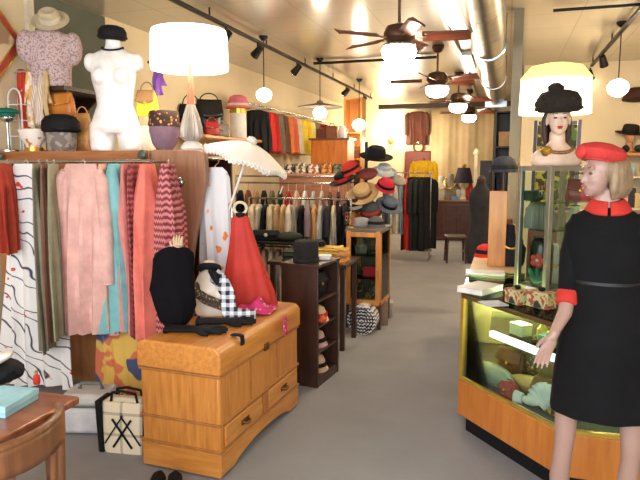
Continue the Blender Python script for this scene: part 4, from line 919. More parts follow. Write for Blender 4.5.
# long dresser with folded fabrics behind racks
ry=8.5;dx=[XY(x,ry,1.5)[0] for x in(284,350)]
T=thing('dresser','long tall brown dresser behind the chrome racks with folded fabrics','dresser',((dx[0]+dx[1])/2,ry,0));w_=dx[1]-dx[0]
MB().box((0,0,.73),(w_,.40,1.42)).build('body',wood('dresser_wood',(176,122,96),(140,92,70),'x'),T,bevel=.006);MB().box((0,0,1.46),(w_+.05,.45,.035)).build('top',wood('dresser_top',(196,142,116),(166,114,90),'x'),T,bevel=.006)
for k in range(3):
    D=MB().box((0,-.205,.3+.42*k),(w_-.08,.015,.36)).build('drawer',wood('dresser_wood',(0,0,0),(0,0,0)),T,bevel=.004)
    for s_ in(-1,1): MB().ell((s_*w_*.25,-.222,.3+.42*k),(.02,.016,.02),u=12,v=8).build('knob',M_gold,D)
for i,(x,c,c2_,lb) in enumerate(((291,(60,54,50),(200,190,170),'dark speckled folded fabric, left on the tall brown dresser'),(302,(206,196,170),(96,84,70),'pale patterned folded fabric, second on the tall brown dresser'),(315,(214,206,190),(150,80,70),'cream and red patterned folded fabric on the dresser middle'),(328,(200,140,70),(120,70,40),'orange brown folded fabric, right on the tall brown dresser'),(340,(110,120,90),(60,60,50),'olive folded fabric at the right end of the tall brown dresser'))):
    folded(x,ry,1.4775,.17,.28,.13+.02*(i%2),mat('fold_%d'%i,c,.8,c2=c2_,pat='blot',sc=24),lb,.1,'folded fabrics on the tall dresser','folded_fabric')
# orange cabinet, tall shelf frame
oy=9.6;o0,o1=XY(315,oy,1.8)[0],XY(351,oy,1.8)[0]
T=thing('wardrobe','tall orange wood wardrobe near the left wall','wardrobe',((o0+o1)/2,oy,0));w_=o1-o0
MB().box((0,0,1.0),(w_,.45,2.0)).build('body',mat('orange_wood',(222,134,50),.4,c2=(192,104,32),pat='wood',sc=7,stretch=(3,3,.4)),T,bevel=.01)
for s_ in(-1,1):
    D=MB().box((s_*w_*.245,-.23,1.0),(w_*.47,.016,1.85)).build('door',MC['orange_wood'],T,bevel=.006);MB().ell((s_*.04,-.246,1.05),(.014,.014,.03),u=10,v=8).build('handle',M_gold,D)
MB().box((0,0,2.015),(w_+.06,.5,.03)).build('cornice',M_brown,T)
for i,(x,h_,c,lb) in enumerate(((322,.16,(120,70,50),'reddish brown case on the orange wardrobe, left'),(332,.20,(150,96,66),'brown round topped case on the orange wardrobe, center'))):
    p=XY(x,oy,2.03);T=thing('small_case',lb,'case',p,.1);MB().box((0,0,h_*.4),(.17,.2,h_*.8)).build('case_body',col(c),T,bevel=.01);MB().box((0,0,h_*.9),(.175,.205,h_*.2)).build('case_lid',col(c),T,bevel=.01);MB().tube([(-.04,0,h_),(-.03,0,h_+.04),(.03,0,h_+.04),(.04,0,h_)],.007,6).build('case_handle',M_dkmetal,T)
p=XY(342,oy,2.03);T=thing('white_jug','small white jug on the orange wardrobe, right end','jug',p);MB().lathe([(.05,0),(.075,.05),(.06,.13),(.045,.17),(.055,.2),(.045,.2)],n=20).build('body',M_plastic,T);MB().tube([(.055,0,.16),(.1,0,.14),(.09,0,.08),(.065,0,.06)],.009,8).build('jug_handle',M_plastic,T)
ty=10.3;t0,t1=XY(346,ty,2.5)[0],XY(364,ty,2.5)[0]
T=thing('shelf_tower','tall light wood shelf frame beyond the orange wardrobe','shelf',((t0+t1)/2,ty,0));w_=t1-t0;th_=2.74
for s_ in(-1,1): MB().box((s_*(w_/2-.015),0,th_/2),(.03,.3,th_)).build('upright',M_oak,T)
for z in(.05,.6,1.15,1.7,2.15,th_-.02): MB().box((0,0,z),(w_-.06,.3,.025)).build('shelf',M_oakx,T)
MB().box((0,.145,th_/2+.02),(w_-.05,.01,th_-.05)).build('back_panel',M_oak,T)
for i,(z,c) in enumerate(((1.7125,(110,60,44)),(1.1625,(60,50,50)))):
    folded(355,ty-.0,z,w_-.10,.22,.2,col(c),['maroon folded stack in the light wood shelf frame','dark folded stack in the light wood shelf frame'][i],0,None)
# coat rack
cy=10.2;c0_,c1_=XY(384,cy,1.4)[0],XY(431,cy,1.4)[0]
rail('coat_rack','chrome coat rack with long dark coats beside the aisle',c0_,c1_,cy,1.47)
GC=[('slate blue',(90,104,120)),('pale sage',(190,196,180)),('ivory',(226,214,196)),('light denim',(140,156,170)),('red',(202,44,38)),('black',(20,20,22)),('deep charcoal',(34,34,36)),('very dark green',(28,36,32)),('black wool',(24,22,24))]
for i,(nm,c) in enumerate(GC):
    garment((c0_+.05+i*(c1_-c0_-.1)/8,cy,1.47),.42,1.22 if i>3 else .95,.11,col(c),'%s long coat on the aisle coat rack, %s from its left end'%(nm,ORD[i]),cat='coat',group='coats on the aisle rack',rot=PI/2-.45 if i>4 else PI/2+.1,seed=150+i,name='coat',sleeves=.55 if i>5 else 0)
# yellow shirt on a stand
yy=11.3;p=XY(424,yy,1.7);T=thing('garment_stand','slim black single arm stand holding a yellow shirt','clothes rack',(p[0],yy+.02,0))
MB().lathe([(.18,0),(.18,.015),(.02,.03)],n=22).build('base',M_dkmetal,T);MB().cyl((0,.03,.02),(0,.03,1.72),.013).build('pole',M_dkmetal,T);MB().cyl((0,.05,1.72),(0,-.06,1.72),.01).build('arm',M_dkmetal,T)
garment((p[0],yy-.02,1.73),.38,.46,.12,col((240,190,34)),'bright yellow shirt on the slim stand before the maroon bag',cat='shirt',rot=.0,seed=170,hook=.05,name='shirt',sleeves=.35,neck=.5)
# back wall things
p=XY(417,13.8,2.8);jk=garment((p[0],13.86,2.86),.42,.74,.14,col((108,64,52)),'reddish brown jacket hanging high on the back wall',cat='jacket',rot=0.,seed=171,hook=.06,name='jacket',sleeves=.5,neck=.55,flare=1.05)
o=MB().cyl((0,0,0),(0,-.16,.0),.012).build('wall_hook',M_chrome,None,(p[0],YB,2.865));tag(o,'small chrome wall hook holding the brown jacket','hook')
p=XY(418,13.85,1.5);zb=atY(418,182,13.85)[2];zt_=atY(418,151,13.85)[2]
T=thing('tote_bag','big maroon bag with round handles hanging on the back wall','bag',(p[0],13.86,zb))
mb=MB();mb.box((0,0,(zt_-zb)/2),(.62,.16,zt_-zb),taper=.95);mb.build('bag_body',mat('maroon',(116,40,30),.6,c2=(92,30,24),pat='noise',sc=4),T,bevel=.03)
for y in(-.05,.05): MB().tube([(.11*math.cos(a),y,zt_-zb+.09+.11*math.sin(a)) for a in [2*PI*j/24 for j in range(24)]],.015,8,closed=True).build('ring_handle',M_brown,T)
o=MB().cyl((0,0,0),(0,-.22,0),.012).build('wall_hook',M_chrome,None,(p[0],YB,zt_+.185));tag(o,'chrome wall hook holding the big maroon bag','hook')
mb=MB();k0,k1=XY(431,13.6,1.9)[0],XY(493,13.6,1.9)[0]
mb.sheet(lambda u,v:(k0+(k1-k0)*u,13.62+.004*math.sin(u*60)+.02*math.sin(u*17+v*2),2.9-2.86*v),120,8)
o=mb.build('curtain',mat('curtain_cloth',(190,166,128),.8,c2=(170,146,108),pat='noise',sc=2),None,solid=.006);tag(o,'tall beige gathered curtain across the back wall','curtain')
by=12.9;b0,b1=XY(428,by,.84)[0],XY(475,by,.84)[0]
T=thing('back_counter','dark brown wooden counter at the far end of the shop','counter',((b0+b1)/2,by+.28,0));w_=b1-b0
MB().box((0,0,.42),(w_,.5,.80)).build('body',wood('back_counter_wood',(96,56,40),(70,38,28),'x'),T);MB().box((0,0,.845),(w_+.06,.56,.035)).build('worktop',wood('back_top',(140,96,66),(112,72,48),'x'),T,bevel=.006)
for k in range(3): MB().box((-w_/2+w_*(k+.5)/3,-.256,.42),(w_/3-.06,.014,.64)).build('panel',wood('back_panel',(84,48,36),(60,32,24),'x'),T,bevel=.006)
def bt(x): return Vector((XY(x,by+.2,.862)[0],by+.2,.8625))
T=small('bust',bt(441),.42,col((196,190,176)),'pale bust on the far counter, left end','bust')
T=small('bust',bt(450),.46,col((128,118,104)),'taupe bust with necklace on the far counter','bust')
small('bottle',bt(457),.26,mat('clear_b',(200,206,200),.2),'clear bottle on the far counter before the dark lamp','bottle')
p=bt(463);T=thing('table_lamp','table lamp with dark purple shade on the far counter','lamp',p)
MB().lathe([(.09,0),(.1,.03),(.05,.08),(.06,.2),(.03,.36)],n=20).build('base',M_cream,T);MB().lathe([(.2,.36),(.13,.68),(.125,.68),(.195,.36)],n=26,cap=False).build('lamp_shade',col((42,34,52)),T);MB().ell((0,0,.72),(.05,.05,.04),u=12).build('finial',M_gold,T);MB().cyl((0,0,.34),(0,0,.70),.01,n=8).build('stem',M_gold,T)
small('bottle',bt(470),.28,mat('red_b',(176,44,40),.3),'red bottle on the far counter, right end','bottle')
T=small('box',(bt(455)[0],by+.12,.8625),.09,col((120,170,210)),'small light blue box on the far counter','box')
# post and dark cupboards at the back right
p=XY(475,12.3,1.);T=thing('post','pale wooden post standing beside the far counter','post',(p[0],12.3,0));MB().box((0,0,.9),(.07,.07,1.8)).build('shaft',M_cream,T,bevel=.006);MB().box((0,0,.03),(.13,.13,.06)).build('foot',M_cream,T);MB().lathe([(.05,1.8),(.06,1.84),(.03,1.9),(.005,1.92)],n=16).build('finial',M_cream,T)
def cupboard(x0,x1,Y,h_,label,m,d=.4,name='cupboard'):
    a_,b_=XY(x0,Y,1.)[0],XY(x1,Y,1.)[0];T=thing(name,label,'cupboard',((a_+b_)/2,Y+d/2,0));w_=b_-a_
    MB().box((0,0,h_/2),(w_,d,h_)).build('body',m,T,bevel=.006);MB().box((0,-d/2-.008,h_/2),(w_-.06,.016,h_-.1)).build('door',m,T,bevel=.005);MB().cyl((w_*.3,-d/2-.03,h_/2-.08),(w_*.3,-d/2-.03,h_/2+.08),.01,n=8).build('handle',M_gold,T);return T
cupboard(479,491,11.2,1.68,'narrow tall black cupboard at the back right of the aisle',mat('black_paint',(24,22,22),.5))
uy=10.6;u0,u1=XY(493.5,uy,1.5)[0],XY(514,uy,1.5)[0]
T=thing('shelf_unit','tall black shelf unit behind the counter with tan boxes','shelf',((u0+u1)/2,uy+.2,0));w_=u1-u0;M_bp=MC['black_paint']
MB().box((0,.19,1.25),(w_,.02,2.5)).build('back_panel',M_bp,T)
for s_ in(-1,1): MB().box((s_*(w_/2-.012),0,1.25),(.024,.4,2.5)).build('side_panel',M_bp,T)
UZ=[.1,.6,1.1,1.5,1.9,2.48]
for z in UZ: MB().box((0,0,z),(w_-.05,.38,.024)).build('shelf',M_bp,T)
for i,(z,w2,h_,c) in enumerate(((1.912,.2,.24,(170,134,98)),(1.512,.22,.14,(206,158,86)),(1.112,.24,.26,(34,40,58)),(.612,.2,.3,(96,70,58)))):
    T=thing('storage_box',['tan box on the top shelf of the tall black unit','golden box on the second shelf of the tall black unit','navy box on the third shelf of the tall black unit','brown box on the lowest shelf of the tall black unit'][i],'box',((u0+u1)/2,uy+.15,z),.05*i)
    MB().box((0,0,h_*.4),(w2,.24,h_*.8)).build('box_base',col(c),T,bevel=.004);MB().box((0,0,h_*.88),(w2+.01,.25,h_*.24)).build('lid',col(c),T,bevel=.004)
# stool and crate in the aisle's far end
p=fl(455,262);T=thing('stool','small dark wooden stool at the far end of the aisle','stool',(p[0],p[1],0),.2)
MB().box((0,0,.43),(.34,.34,.04)).build('seat',M_dark,T,bevel=.01)
for x in(-.14,.14):
    for y in(-.14,.14): MB().cyl((x,y,.42),(x*1.1,y*1.1,0),.02,.016,n=10).build('leg',M_dark,T)
    MB().box((x*1.05,0,.18),(.02,.28,.025)).build('stretcher',M_dark,T)
p=fl(470,260);T=thing('wooden_crate','brown wooden crate beside the dark stool','crate',(p[0]+.05,p[1]+.2,0),.1)
MB().box((0,0,.15),(.30,.3,.28)).build('crate_body',M_brown,T,bevel=.006)
for z in(.05,.15,.25): MB().box((0,-.155,z),(.31,.012,.06)).build('slat',M_brownx,T)
o=folded(470,0,0,.26,.24,.12,M_black,'black folded coat heaped on the brown crate',0,None);o.location=(p[0]+.05,p[1]+.2,.29)
# ================================================================ RIGHT: DISPLAY COUNTER
A=fl(457,430);B=fl(558,497);A=Vector((A[0],A[1],0));B=Vector((B[0],B[1],0))
YR=4.35;XI=.66
P6=[(A[0],A[1]),(B[0],B[1]),(1.25,B[1]),(1.25,B[1]+.55),(XI,B[1]+.62),(XI,YR),(A[0],YR)]
def off(poly,d):   # inset a convex-ish ccw polygon
    n=len(poly);out=[]
    for i in range(n):
        p0,p1,p2=[Vector(poly[k%n]) for k in(i-1,i,i+1)]
        d1=(p1-p0).normalized();d2=(p2-p1).normalized();n1=Vector((-d1.y,d1.x));n2=Vector((-d2.y,d2.x))
        m=(n1+n2);m=m/max(.2,m.dot(n1));out.append(tuple(p1+m*d))
    return out
T=thing('display_counter','angled glass display counter with honey wood base and black kick','display counter',(0,0,0))
zb0,zb1,ztp=.105,.325,.845
MB().prism(off(P6,.05),0,zb0+.01).build('kick_base',M_black,T)
MB().prism(P6,zb0,zb1).build('wood_base',wood('counter_wood',(198,124,52),(176,102,38),'z',sc=7),T,bevel=.006)
MB().prism(off(P6,.02),zb1,zb1+.012).build('deck',mat('deck_cloth',(96,92,76),.8),T)
def seg(i,d=0.): 
    q=off(P6,d);return Vector(q[i]).to_3d(),Vector(q[(i+1)%7]).to_3d()
M_post=mat('counter_post',(206,168,70),.35,.5)
for i in range(7):
    p,_=seg(i,.018);MB().box((p.x,p.y,(zb1+ztp)/2),(.026,.026,ztp-zb1-.03),r=(0,0,[-.85,-.4,0,0,0,0,0][i])).build('corner_post',M_post,T)
for i in(0,1,6):
    p,q=seg(i,.012);d=q-p;an=math.atan2(d.y,d.x)
    if i<6: MB().box(((p+q)/2).to_tuple()[:2]+((zb1+ztp)/2,),(d.length-.03,.006,ztp-zb1-.05),r=(0,0,an)).build('glass_pane',M_glass,T)
    MB().box(((p+q)/2).to_tuple()[:2]+(ztp-.012,),(d.length,.024,.024),r=(0,0,an)).build('top_rail',mat('rail_bronze',(120,96,62),.35,.5),T,bevel=.003)
    MB().box(((p+q)/2).to_tuple()[:2]+(zb1+.01,),(d.length,.022,.02),r=(0,0,an)).build('bottom_rail',M_post,T)
for i in(2,3,4,5,6):  # last one is the left glass side, made opaque and pale against dark reflections
    p,q=seg(i,.015);d=q-p;an=math.atan2(d.y,d.x)
    MB().box(((p+q)/2).to_tuple()[:2]+((zb1+ztp)/2,),(d.length,.012,ztp-zb1-.03),r=(0,0,an)).build('back_panel',mat('counter_back',(226,214,150),.5,c2=(206,190,116),pat='noise',sc=4),T)
MB().prism(off(P6,.004),ztp,ztp+.008).build('top_glass',glass('green_glass',(214,232,204),1.1),T)
# inner shelf with a bright lit front edge
zs_=.60
sh_=[tuple(v) for v in off(P6,.17)];MB().prism(sh_,zs_,zs_+.008).build('glass_shelf',glass('shelf_glass',(214,226,206)),T)
for i in(0,1):
    p,q=Vector(sh_[i]),Vector(sh_[i+1]);d=q-p;m=(p+q)/2
    MB().box((m.x,m.y,zs_+.004),(d.length*.96,.03,.034),r=(0,0,math.atan2(d.y,d.x))).build('shelf_light',mat('shelf_tube',(240,246,240),.4,emit=(236,246,240),es=2.2),T)
lamp_light('POINT',(-.08,3.95,.78),9,(1,.93,.66),.06,name='counter_light');lamp_light('POINT',(.15,3.70,.80),18.0,(1,.93,.66),.06,name='counter_light');lamp_light('POINT',(.72,3.28,.80),8.0,(1,.96,.8),.06,name='counter_light')
ab=(B-A);abn=ab.normalized();inn=Vector((-abn.y,abn.x,0))
def cin(s_,d,z): 
    p=A+ab*s_+inn*d;return (p.x,p.y,z)
zd=zb1+.0125;an=math.atan2(ab.y,ab.x)
# goods on the deck
def clutch(s_,d,l,m,label,rz=0.):
    T=thing('clutch_bag',label,'handbag',cin(s_,d,zd),an+rz)
    MB().ell((0,0,.05*l/.13),(l,l*.42,.05*l/.13),u=28).build('body',m,T);MB().tube([(-l*.8,0,.07*l/.13),(0,0,.10*l/.13),(l*.8,0,.07*l/.13)],.006,6).build('clasp_bar',M_gold,T)
clutch(.24,.10,.16,mat('silver_cloth',(172,182,164),.4,.2),'long silvery green clutch lying at the front of the counter deck')
clutch(.46,.20,.13,mat('gold_satin',(206,170,96),.35,.2),'golden satin clutch with clasp in the middle of the counter deck',.4)
for s_,d,w_,h_,m,lb,rz,hh_ in((.15,.30,.22,.17,mat('bag_choc',(104,66,48),.5,c2=(70,44,32),pat='noise',sc=12),'chocolate brown handbag inside the display counter, far left',0,.6),
(.33,.36,.24,.19,mat('bag_snake',(150,140,104),.5,c2=(80,76,56),pat='vor',sc=40,thr=.3),'speckled olive handbag standing inside the counter beside brown handbag',.1,.5),
(.52,.34,.20,.17,mat('bag_olive',(110,104,66),.5),'olive green handbag with tall handle in the counter middle',0,.7),
(.66,.17,.15,.15,mat('bag_bronze',(150,110,66),.35,.3),'bronze brown handbag inside the counter between olive and beaded bags',.2,.6),
(.82,.25,.17,.22,mat('bag_bead',(70,66,52),.35,c2=(160,150,110),pat='vor',sc=60,thr=.25),'dark beaded evening bag inside the counter, near the mannequin',.1,.5),
(.46,.54,.20,.20,mat('bag_teal',(64,120,108),.5),'teal handbag at the back of the counter deck',0,.4),
(.20,.52,.20,.18,mat('bag_cream',(222,204,160),.5),'cream handbag at the back left of the counter deck',0,.5),
(.44,.08,.11,.075,col((190,70,60)),'red beaded purse at the front of the counter deck',0,.2),(.07,.13,.12,.085,col((196,170,140)),'beige coin purse at the left corner of the counter deck',0,.2)):
    handbag(cin(s_,d,zd),w_,h_,.08,m,lb,an+rz,handle=hh_)
T=thing('glove','single white crumpled glove on the counter deck','glove',cin(.64,.08,zd),an+.4);T.scale=(.9,.9,1.1)
mb=MB();mb.ell((0,0,.025),(.06,.03,.022),u=16)
for k in range(4): mb.tube([(.045,-.02+k*.013,.025),(.08,-.025+k*.017,.03),(.11-.01*abs(k-1.5),-.028+k*.019,.016)],[.008,.007,.005],8)
mb.tube([(.01,.025,.025),(.035,.05,.028),(.055,.058,.02)],[.009,.008,.006],8);mb.build('glove_body',M_white,T);MB().lathe([(.026,0),(.034,.05)],(-.05,0,.025),16,(0,-PI/2,0)).build('cuff',M_white,T)
T=thing('lace_fan','white lace folding fan leaning upright inside the counter near the mannequin','fan',cin(.80,.09,zd),an);T.scale=(.8,1,1.0)
mb=MB();mb.sheet(lambda u,v:((.05+.14*v)*math.cos(PI*(.15+.7*u)),.012*math.sin(u*60)*v-.03*v,(.05+.14*v)*math.sin(PI*(.15+.7*u))-.02),40,3);mb.build('leaf',M_white,T,solid=.003)
for k in range(7):
    a=PI*(.15+.7*k/6);MB().cyl((0,0,.0),(.06*math.cos(a),0,.06*math.sin(a)-.015),.004,n=6).build('stick',M_gold,T)
small('bust',cin(.66,.48,zd),.22,M_white,'white necklace bust at the back of counter deck by the mannequin','jewelry display',an)
# goods on the glass shelf
zg=zs_+.009
for i,(s_,d,k,sz,c,lb) in enumerate(((.22,.30,'box',.08,(180,190,150),'pale green jewelry box on the counter glass shelf, left'),(.38,.34,'bottle',.08,(200,176,90),'amber scent bottle on the counter glass shelf'),(.52,.28,'box',.07,(60,140,110),'emerald jewelry box on the counter glass shelf, middle'),(.66,.34,'bottle',.09,(120,150,130),'grey green scent bottle on the counter glass shelf'),(.80,.30,'box',.08,(206,180,130),'beige jewelry box on the counter glass shelf, right'))):
    small(k,cin(s_,d,zg),sz,col(c),lb,'bottle' if k=='bottle' else 'box',an)
# things on top of the counter
zt2=ztp+.0085
def tp(x,y): return fl(x,y,zt2)
def booklet(p,w,l,h,m,label,rz,name='magazine',cat='magazine'):
    T=thing(name,label,cat,p,rz);MB().box((0,0,h/2),(w*.97,l*.97,h*.8)).build('pages',M_white,T);MB().box((0,0,h-.002),(w,l,.004)).build('cover',m,T);MB().box((0,0,.002),(w,l,.004)).build('back_cover',m,T);return T
p=tp(480,291);booklet((p[0],p[1],zt2),.17,.24,.035,mat('mag_grey',(206,204,198),.4),'thick white catalog lying on the left corner of the counter',-.5)
p=tp(493,304);booklet((p[0]-.0,p[1],zt2),.12,.12,.006,mat('mag_blue',(200,214,228),.3),'pale blue leaflet on the counter top before the catalog',.5,'leaflet','leaflet')
M_fb=mat('floral_box',(190,180,130),.6,c2=(150,70,60),pat='blot',sc=46,thr=.53,c3=(36,44,40),c3t=.56)
for i,(x,y,w_,h_,lb) in enumerate(((517,303,.11,.062,'floral printed gift box on the counter, left of pair'),(541,307,.13,.07,'floral printed gift box on the counter, nearer the mannequin'))):
    p=tp(x,y);T=thing('gift_box',lb,'box',(p[0],p[1],zt2),an+.2*i);MB().box((0,0,h_/2),(w_,.08,h_)).build('box_base',M_fb,T,bevel=.004);MB().box((0,0,h_+.006),(w_+.008,.088,.02)).build('lid',M_fb,T,bevel=.003);MB().ell((0,0,h_+.026),(.02,.016,.012),lump=.2,u=10).build('bow',M_black,T)
p=tp(527,300);T=thing('card_holder','small white card stand between the floral gift boxes','card stand',(p[0]-.0,p[1]-.07,zt2),an);MB().box((0,0,.045),(.05,.004,.09),r=(-.2,0,0)).build('card',M_plastic,T);MB().box((0,0,.005),(.06,.04,.01)).build('base',M_plastic,T)
# ---- tall aluminium display cabinet
N=XY(548,3.62,1.2);N[1]=3.62
d1=Vector((-.656,.755,0));L1=.40
e0=min(range(10,90),key=lambda k:abs(320+F*((N+d1*k*.01-Vector((0,0,H))).dot(Vector(RT)))/dep(N+d1*k*.01)-516))*.01;L1=e0
d2=Vector((.755,.656,0));L2=.36
ctr=N+d1*L1/2+d2*L2/2;zc0=zt2;zc1=1.6+(165-165)*.0
zc1=1.6-(166-165)*dep(N)/F
T=thing('tall_display_cabinet','grey aluminium framed glass display cabinet standing on the counter','display cabinet',(ctr[0],ctr[1],zc0),math.atan2(d2.y,d2.x))
hh=zc1-zc0;M_al=mat('aluminium',(150,146,134),.4,.6)
hx,hy=L2/2,L1/2
for x in(-hx+.014,hx-.014):
    for y in(-hy+.014,hy-.014): MB().box((x,y,hh/2),(.03,.03,hh)).build('post',M_al,T,bevel=.003)
for z,s_ in((.015,.03),(hh-.014,.028)):
    for y in(-hy+.014,hy-.014): MB().box((0,y,z),(2*hx-.06,.026,s_)).build('rail',M_al,T)
    for x in(-hx+.014,hx-.014): MB().box((x,0,z),(.026,2*hy-.06,s_)).build('rail',M_al,T)
MB().box((0,0,hh-.004),(2*hx-.03,2*hy-.03,.006)).build('top_glass',M_glass,T)
for x in(-hx+.004,): MB().box((x,0,hh/2),(.004,2*hy-.07,hh-.07)).build('side_glass',M_glass,T)
for y in(-hy+.004,): MB().box((0,y,hh/2),(2*hx-.07,.004,hh-.07)).build('front_glass',M_glass,T)
MB().box((0,0,.02),(2*hx-.05,2*hy-.05,.012)).build('floor_board',M_al,T)
CZ=[.0275,hh*.50,hh*.72]
for z in CZ[1:]: MB().box((0,0,z-.004),(2*hx-.055,2*hy-.055,.007)).build('glass_shelf',M_glass,T)
cM=Matrix.Translation(ctr)@Matrix.Rotation(math.atan2(d2.y,d2.x),4,'Z');crz=math.atan2(d2.y,d2.x)
def ci(x,y,z): 
    v=cM@Vector((x,y,0));return (v.x,v.y,zc0+z)
small('box',ci(-.10,.08,CZ[2]),.07,col((70,80,64)),'dark jewelry box on the tall cabinet top shelf','box',crz)
small('tree',ci(-.10,-.02,CZ[2]),.10,M_gold,'gold bracelet tree on the tall cabinet top shelf','jewelry display',crz-1.2)
handbag(ci(.07,-.10,CZ[2]-.0),.15,.13,.06,mat('bag_ruby',(150,32,44),.35),'ruby red evening bag with gold clasp in the tall cabinet',0.1,handle=.3)
# pleated fringe lampshade-like skirt of silver beads
T=thing('beaded_purse','pleated silver grey beaded purse on the tall cabinet middle shelf','handbag',ci(-.08,.04,CZ[1]),crz-.9)
mb=MB();R=[]
for z,r_ in((.0,.085),(.04,.088),(.12,.075),(.145,.06)): R.append([(r_*(1+.08*math.sin(22*a))*math.cos(a),.55*r_*(1+.08*math.sin(22*a))*math.sin(a),z) for a in [2*PI*j/132 for j in range(132)]])
mb.loft(R);mb.build('pleated_body',mat('bead_grey',(120,112,98),.4,.3),T);MB().tube([(-.06,0,.145),(-.03,0,.16),(.03,0,.16),(.06,0,.145)],.007,8).build('clasp_frame',M_gold,T)
small('vase',ci(.07,-.08,CZ[1]),.11,M_cream,'cream little vase on the tall cabinet middle shelf','vase',0)
T=thing('decorated_vase','tall black vase painted with red flower and green leaves in tall cabinet','vase',ci(-.095,.0,CZ[0]),crz-1.1)
MB().lathe([(.05,0),(.062,.02),(.068,.1),(.068,.24),(.06,.275),(.05,.285),(.055,.295),(.045,.29)],n=28).build('body',mat('vase_black',(18,22,20),.25),T)
mb=MB()
for k in range(5):
    a=2*PI*k/5;mb.ell((.025*math.cos(a),-.067,.16+.025*math.sin(a)),(.02,.008,.02),u=10,v=6)
mb.build('red_flower',mat('petal_red',(214,70,70),.5),T)
mb=MB()
for k in(-1,0,1): mb.ell((.028*k,-.066,.07),(.018,.008,.05),rot=(0,.4*k,0),u=10,v=8)
mb.build('green_leaf',mat('leaf_green',(24,96,60),.5),T)
MB().ell((0,-.072,.162),(.010,.007,.010),u=8,v=6).build('flower_center',M_cream,T)
T=thing('fabric_flower','red and orange fabric flower spray at the bottom of the tall cabinet','flower',ci(.06,-.10,CZ[0]),0)
MB().tube([(0,0,0),(.01,0,.08),(-.02,0,.17)],.004,6).build('stem',mat('leaf_green',(24,96,60)),T)
for i,(x,z,m) in enumerate(((-.03,.18,M_red),(.02,.13,mat('flower_orange',(222,84,40))),(-.01,.09,M_red))): MB().ell((x,-.01,z),(.03,.022,.026),lump=.2,seed=i,u=14).build('blossom',m,T)
small('bust',ci(.06,.06,CZ[0]),.20,M_white,'white necklace bust at the bottom back of the tall cabinet','jewelry display',0)
# ---- hat mannequin bust on the cabinet
hc=XY(557,3.98,1.8);hc=Vector(ctr);hc=XY(556,ctr[1],1.62)
T=thing('hat_mannequin','mannequin head with red lips, brown hair and necklace above glass cabinet','mannequin',(hc[0],hc[1],zc1),PS*.6)
mb=MB();R=[]
for z,rx,ry in((0,.135,.085),(.02,.145,.09),(.06,.145,.085),(.09,.115,.07),(.115,.07,.055),(.14,.046,.048),(.2,.043,.046)): R.append([(rx*math.cos(a),ry*math.sin(a),z) for a in [2*PI*j/30 for j in range(30)]])
mb.loft(R);HM=head_mb(mb,(0,-.01,.275),-.12,.88)
mb.build('head',mat('head_skin',(232,200,178),.45),T,remesh=.006)
face_parts(T,HM,mat('lip_red',(176,30,40),.3),mat('eye_dark',(44,34,32),.3))
mb=MB()
for k in(-1,1):
    for j in range(6):
        a=.15+j*.32;mb.tube([(k*.056*math.cos(a*.9),.02+.065*math.sin(a)-.01,.315),(k*.070*math.cos(a*.8),.02+.075*math.sin(a),.26),(k*.068*math.cos(a*.8),.015+.075*math.sin(a),.19),(k*.054*math.cos(a*.8),.02+.06*math.sin(a),.11-.012*(j%3))],[.018,.020,.018,.007],10)
mb.ell((0,.03,.312),(.070,.08,.055));mb.build('hair',mat('hair_brown',(62,38,28),.6),T)
mb=MB()
for k in range(17):
    a=PI+PI*k/16;mb.ell((.085*math.cos(a),.085*math.sin(a)*.9-.005,.105-.028*math.sin(a-PI)),(.012,.012,.012),u=10,v=6)
mb.build('necklace',mat('beads_amber',(150,110,60),.3,.3),T)
MB().ell((-.075,-.07,.085),(.03,.014,.028),lump=.2,u=12).build('brooch',M_gold,T)
ht=hat((hc[0],hc[1]+.0,zc1+.314),'fur',.124,mat('fur_brown',(40,26,22),.9,c2=(22,16,14),pat='noise',sc=30,bump=.6,bsc=60),'dark brown fur hat worn by the mannequin head',tilt=(.10,-.05,PS))
MB().ell((-.09,-.02,.05),(.05,.06,.05),lump=.12,seed=2,u=18).ell((-.02,0,.125),(.045,.05,.04),lump=.15,seed=5,u=16).build('fur_tuft',MC['fur_brown'],ht)
# second things behind the head: framed mirror, reddish stand, big lamp
MZ=4.75;m0,m1=XY(533,MZ,1.8)[0],XY(584,MZ,1.8)[0];mz0=atY(558,175,MZ)[2];mz1=atY(558,119,MZ)[2]
T=thing('back_cabinet','tall dark wooden cabinet behind the display counter carrying a lamp','cabinet',((m0+m1)/2+.04,MZ+.3,0));cw=m1-m0+.06
MB().box((0,0,.62),(cw,.42,1.20)).build('body',wood('back_cab',(128,74,50),(96,52,34),'z'),T,bevel=.006);MB().box((0,0,1.235),(cw+.05,.46,.03)).build('top',wood('back_cab_top',(150,90,60),(118,66,42),'x'),T,bevel=.006)
for k in(-1,1):
    D=MB().box((k*cw*.245,-.218,.62),(cw*.46,.016,1.1)).build('door',MC['back_cab'],T,bevel=.005);MB().ell((k*.03,-.234,.65),(.012,.012,.012),u=10,v=6).build('knob',M_gold,D)
T=thing('framed_picture','dark framed picture of yellow green foliage behind the mannequin head','picture',((m0+m1)/2,MZ+.13,1.2505),0)
fh=mz1-1.25;fw_=m1-m0;f=MB()
for x in(-fw_/2+.02,fw_/2-.02): f.box((x,0,fh/2),(.024,.03,fh))
for z in(.02,fh-.02): f.box((0,0,z),(fw_-.08,.03,.024))
f.build('frame',M_dark,T);MB().box((0,.005,fh/2),(fw_-.07,.01,fh-.07)).build('picture',mat('foliage',(60,52,26),.6,c2=(206,176,60),pat='blot',sc=14,thr=.55,c3=(90,120,40)),T)
lp=XY(553,MZ+.42,1.8)
T=thing('table_lamp','lamp with big glowing cream shade and yellow rim behind the fur hat','lamp',(lp[0],MZ+.40,1.25))
zl0=atY(553,114,MZ+.4)[2]-1.25;zl1=atY(553,67,MZ+.4)[2]-1.25;rl=34*mpp(Vector((lp[0],MZ+.4,1.9)))
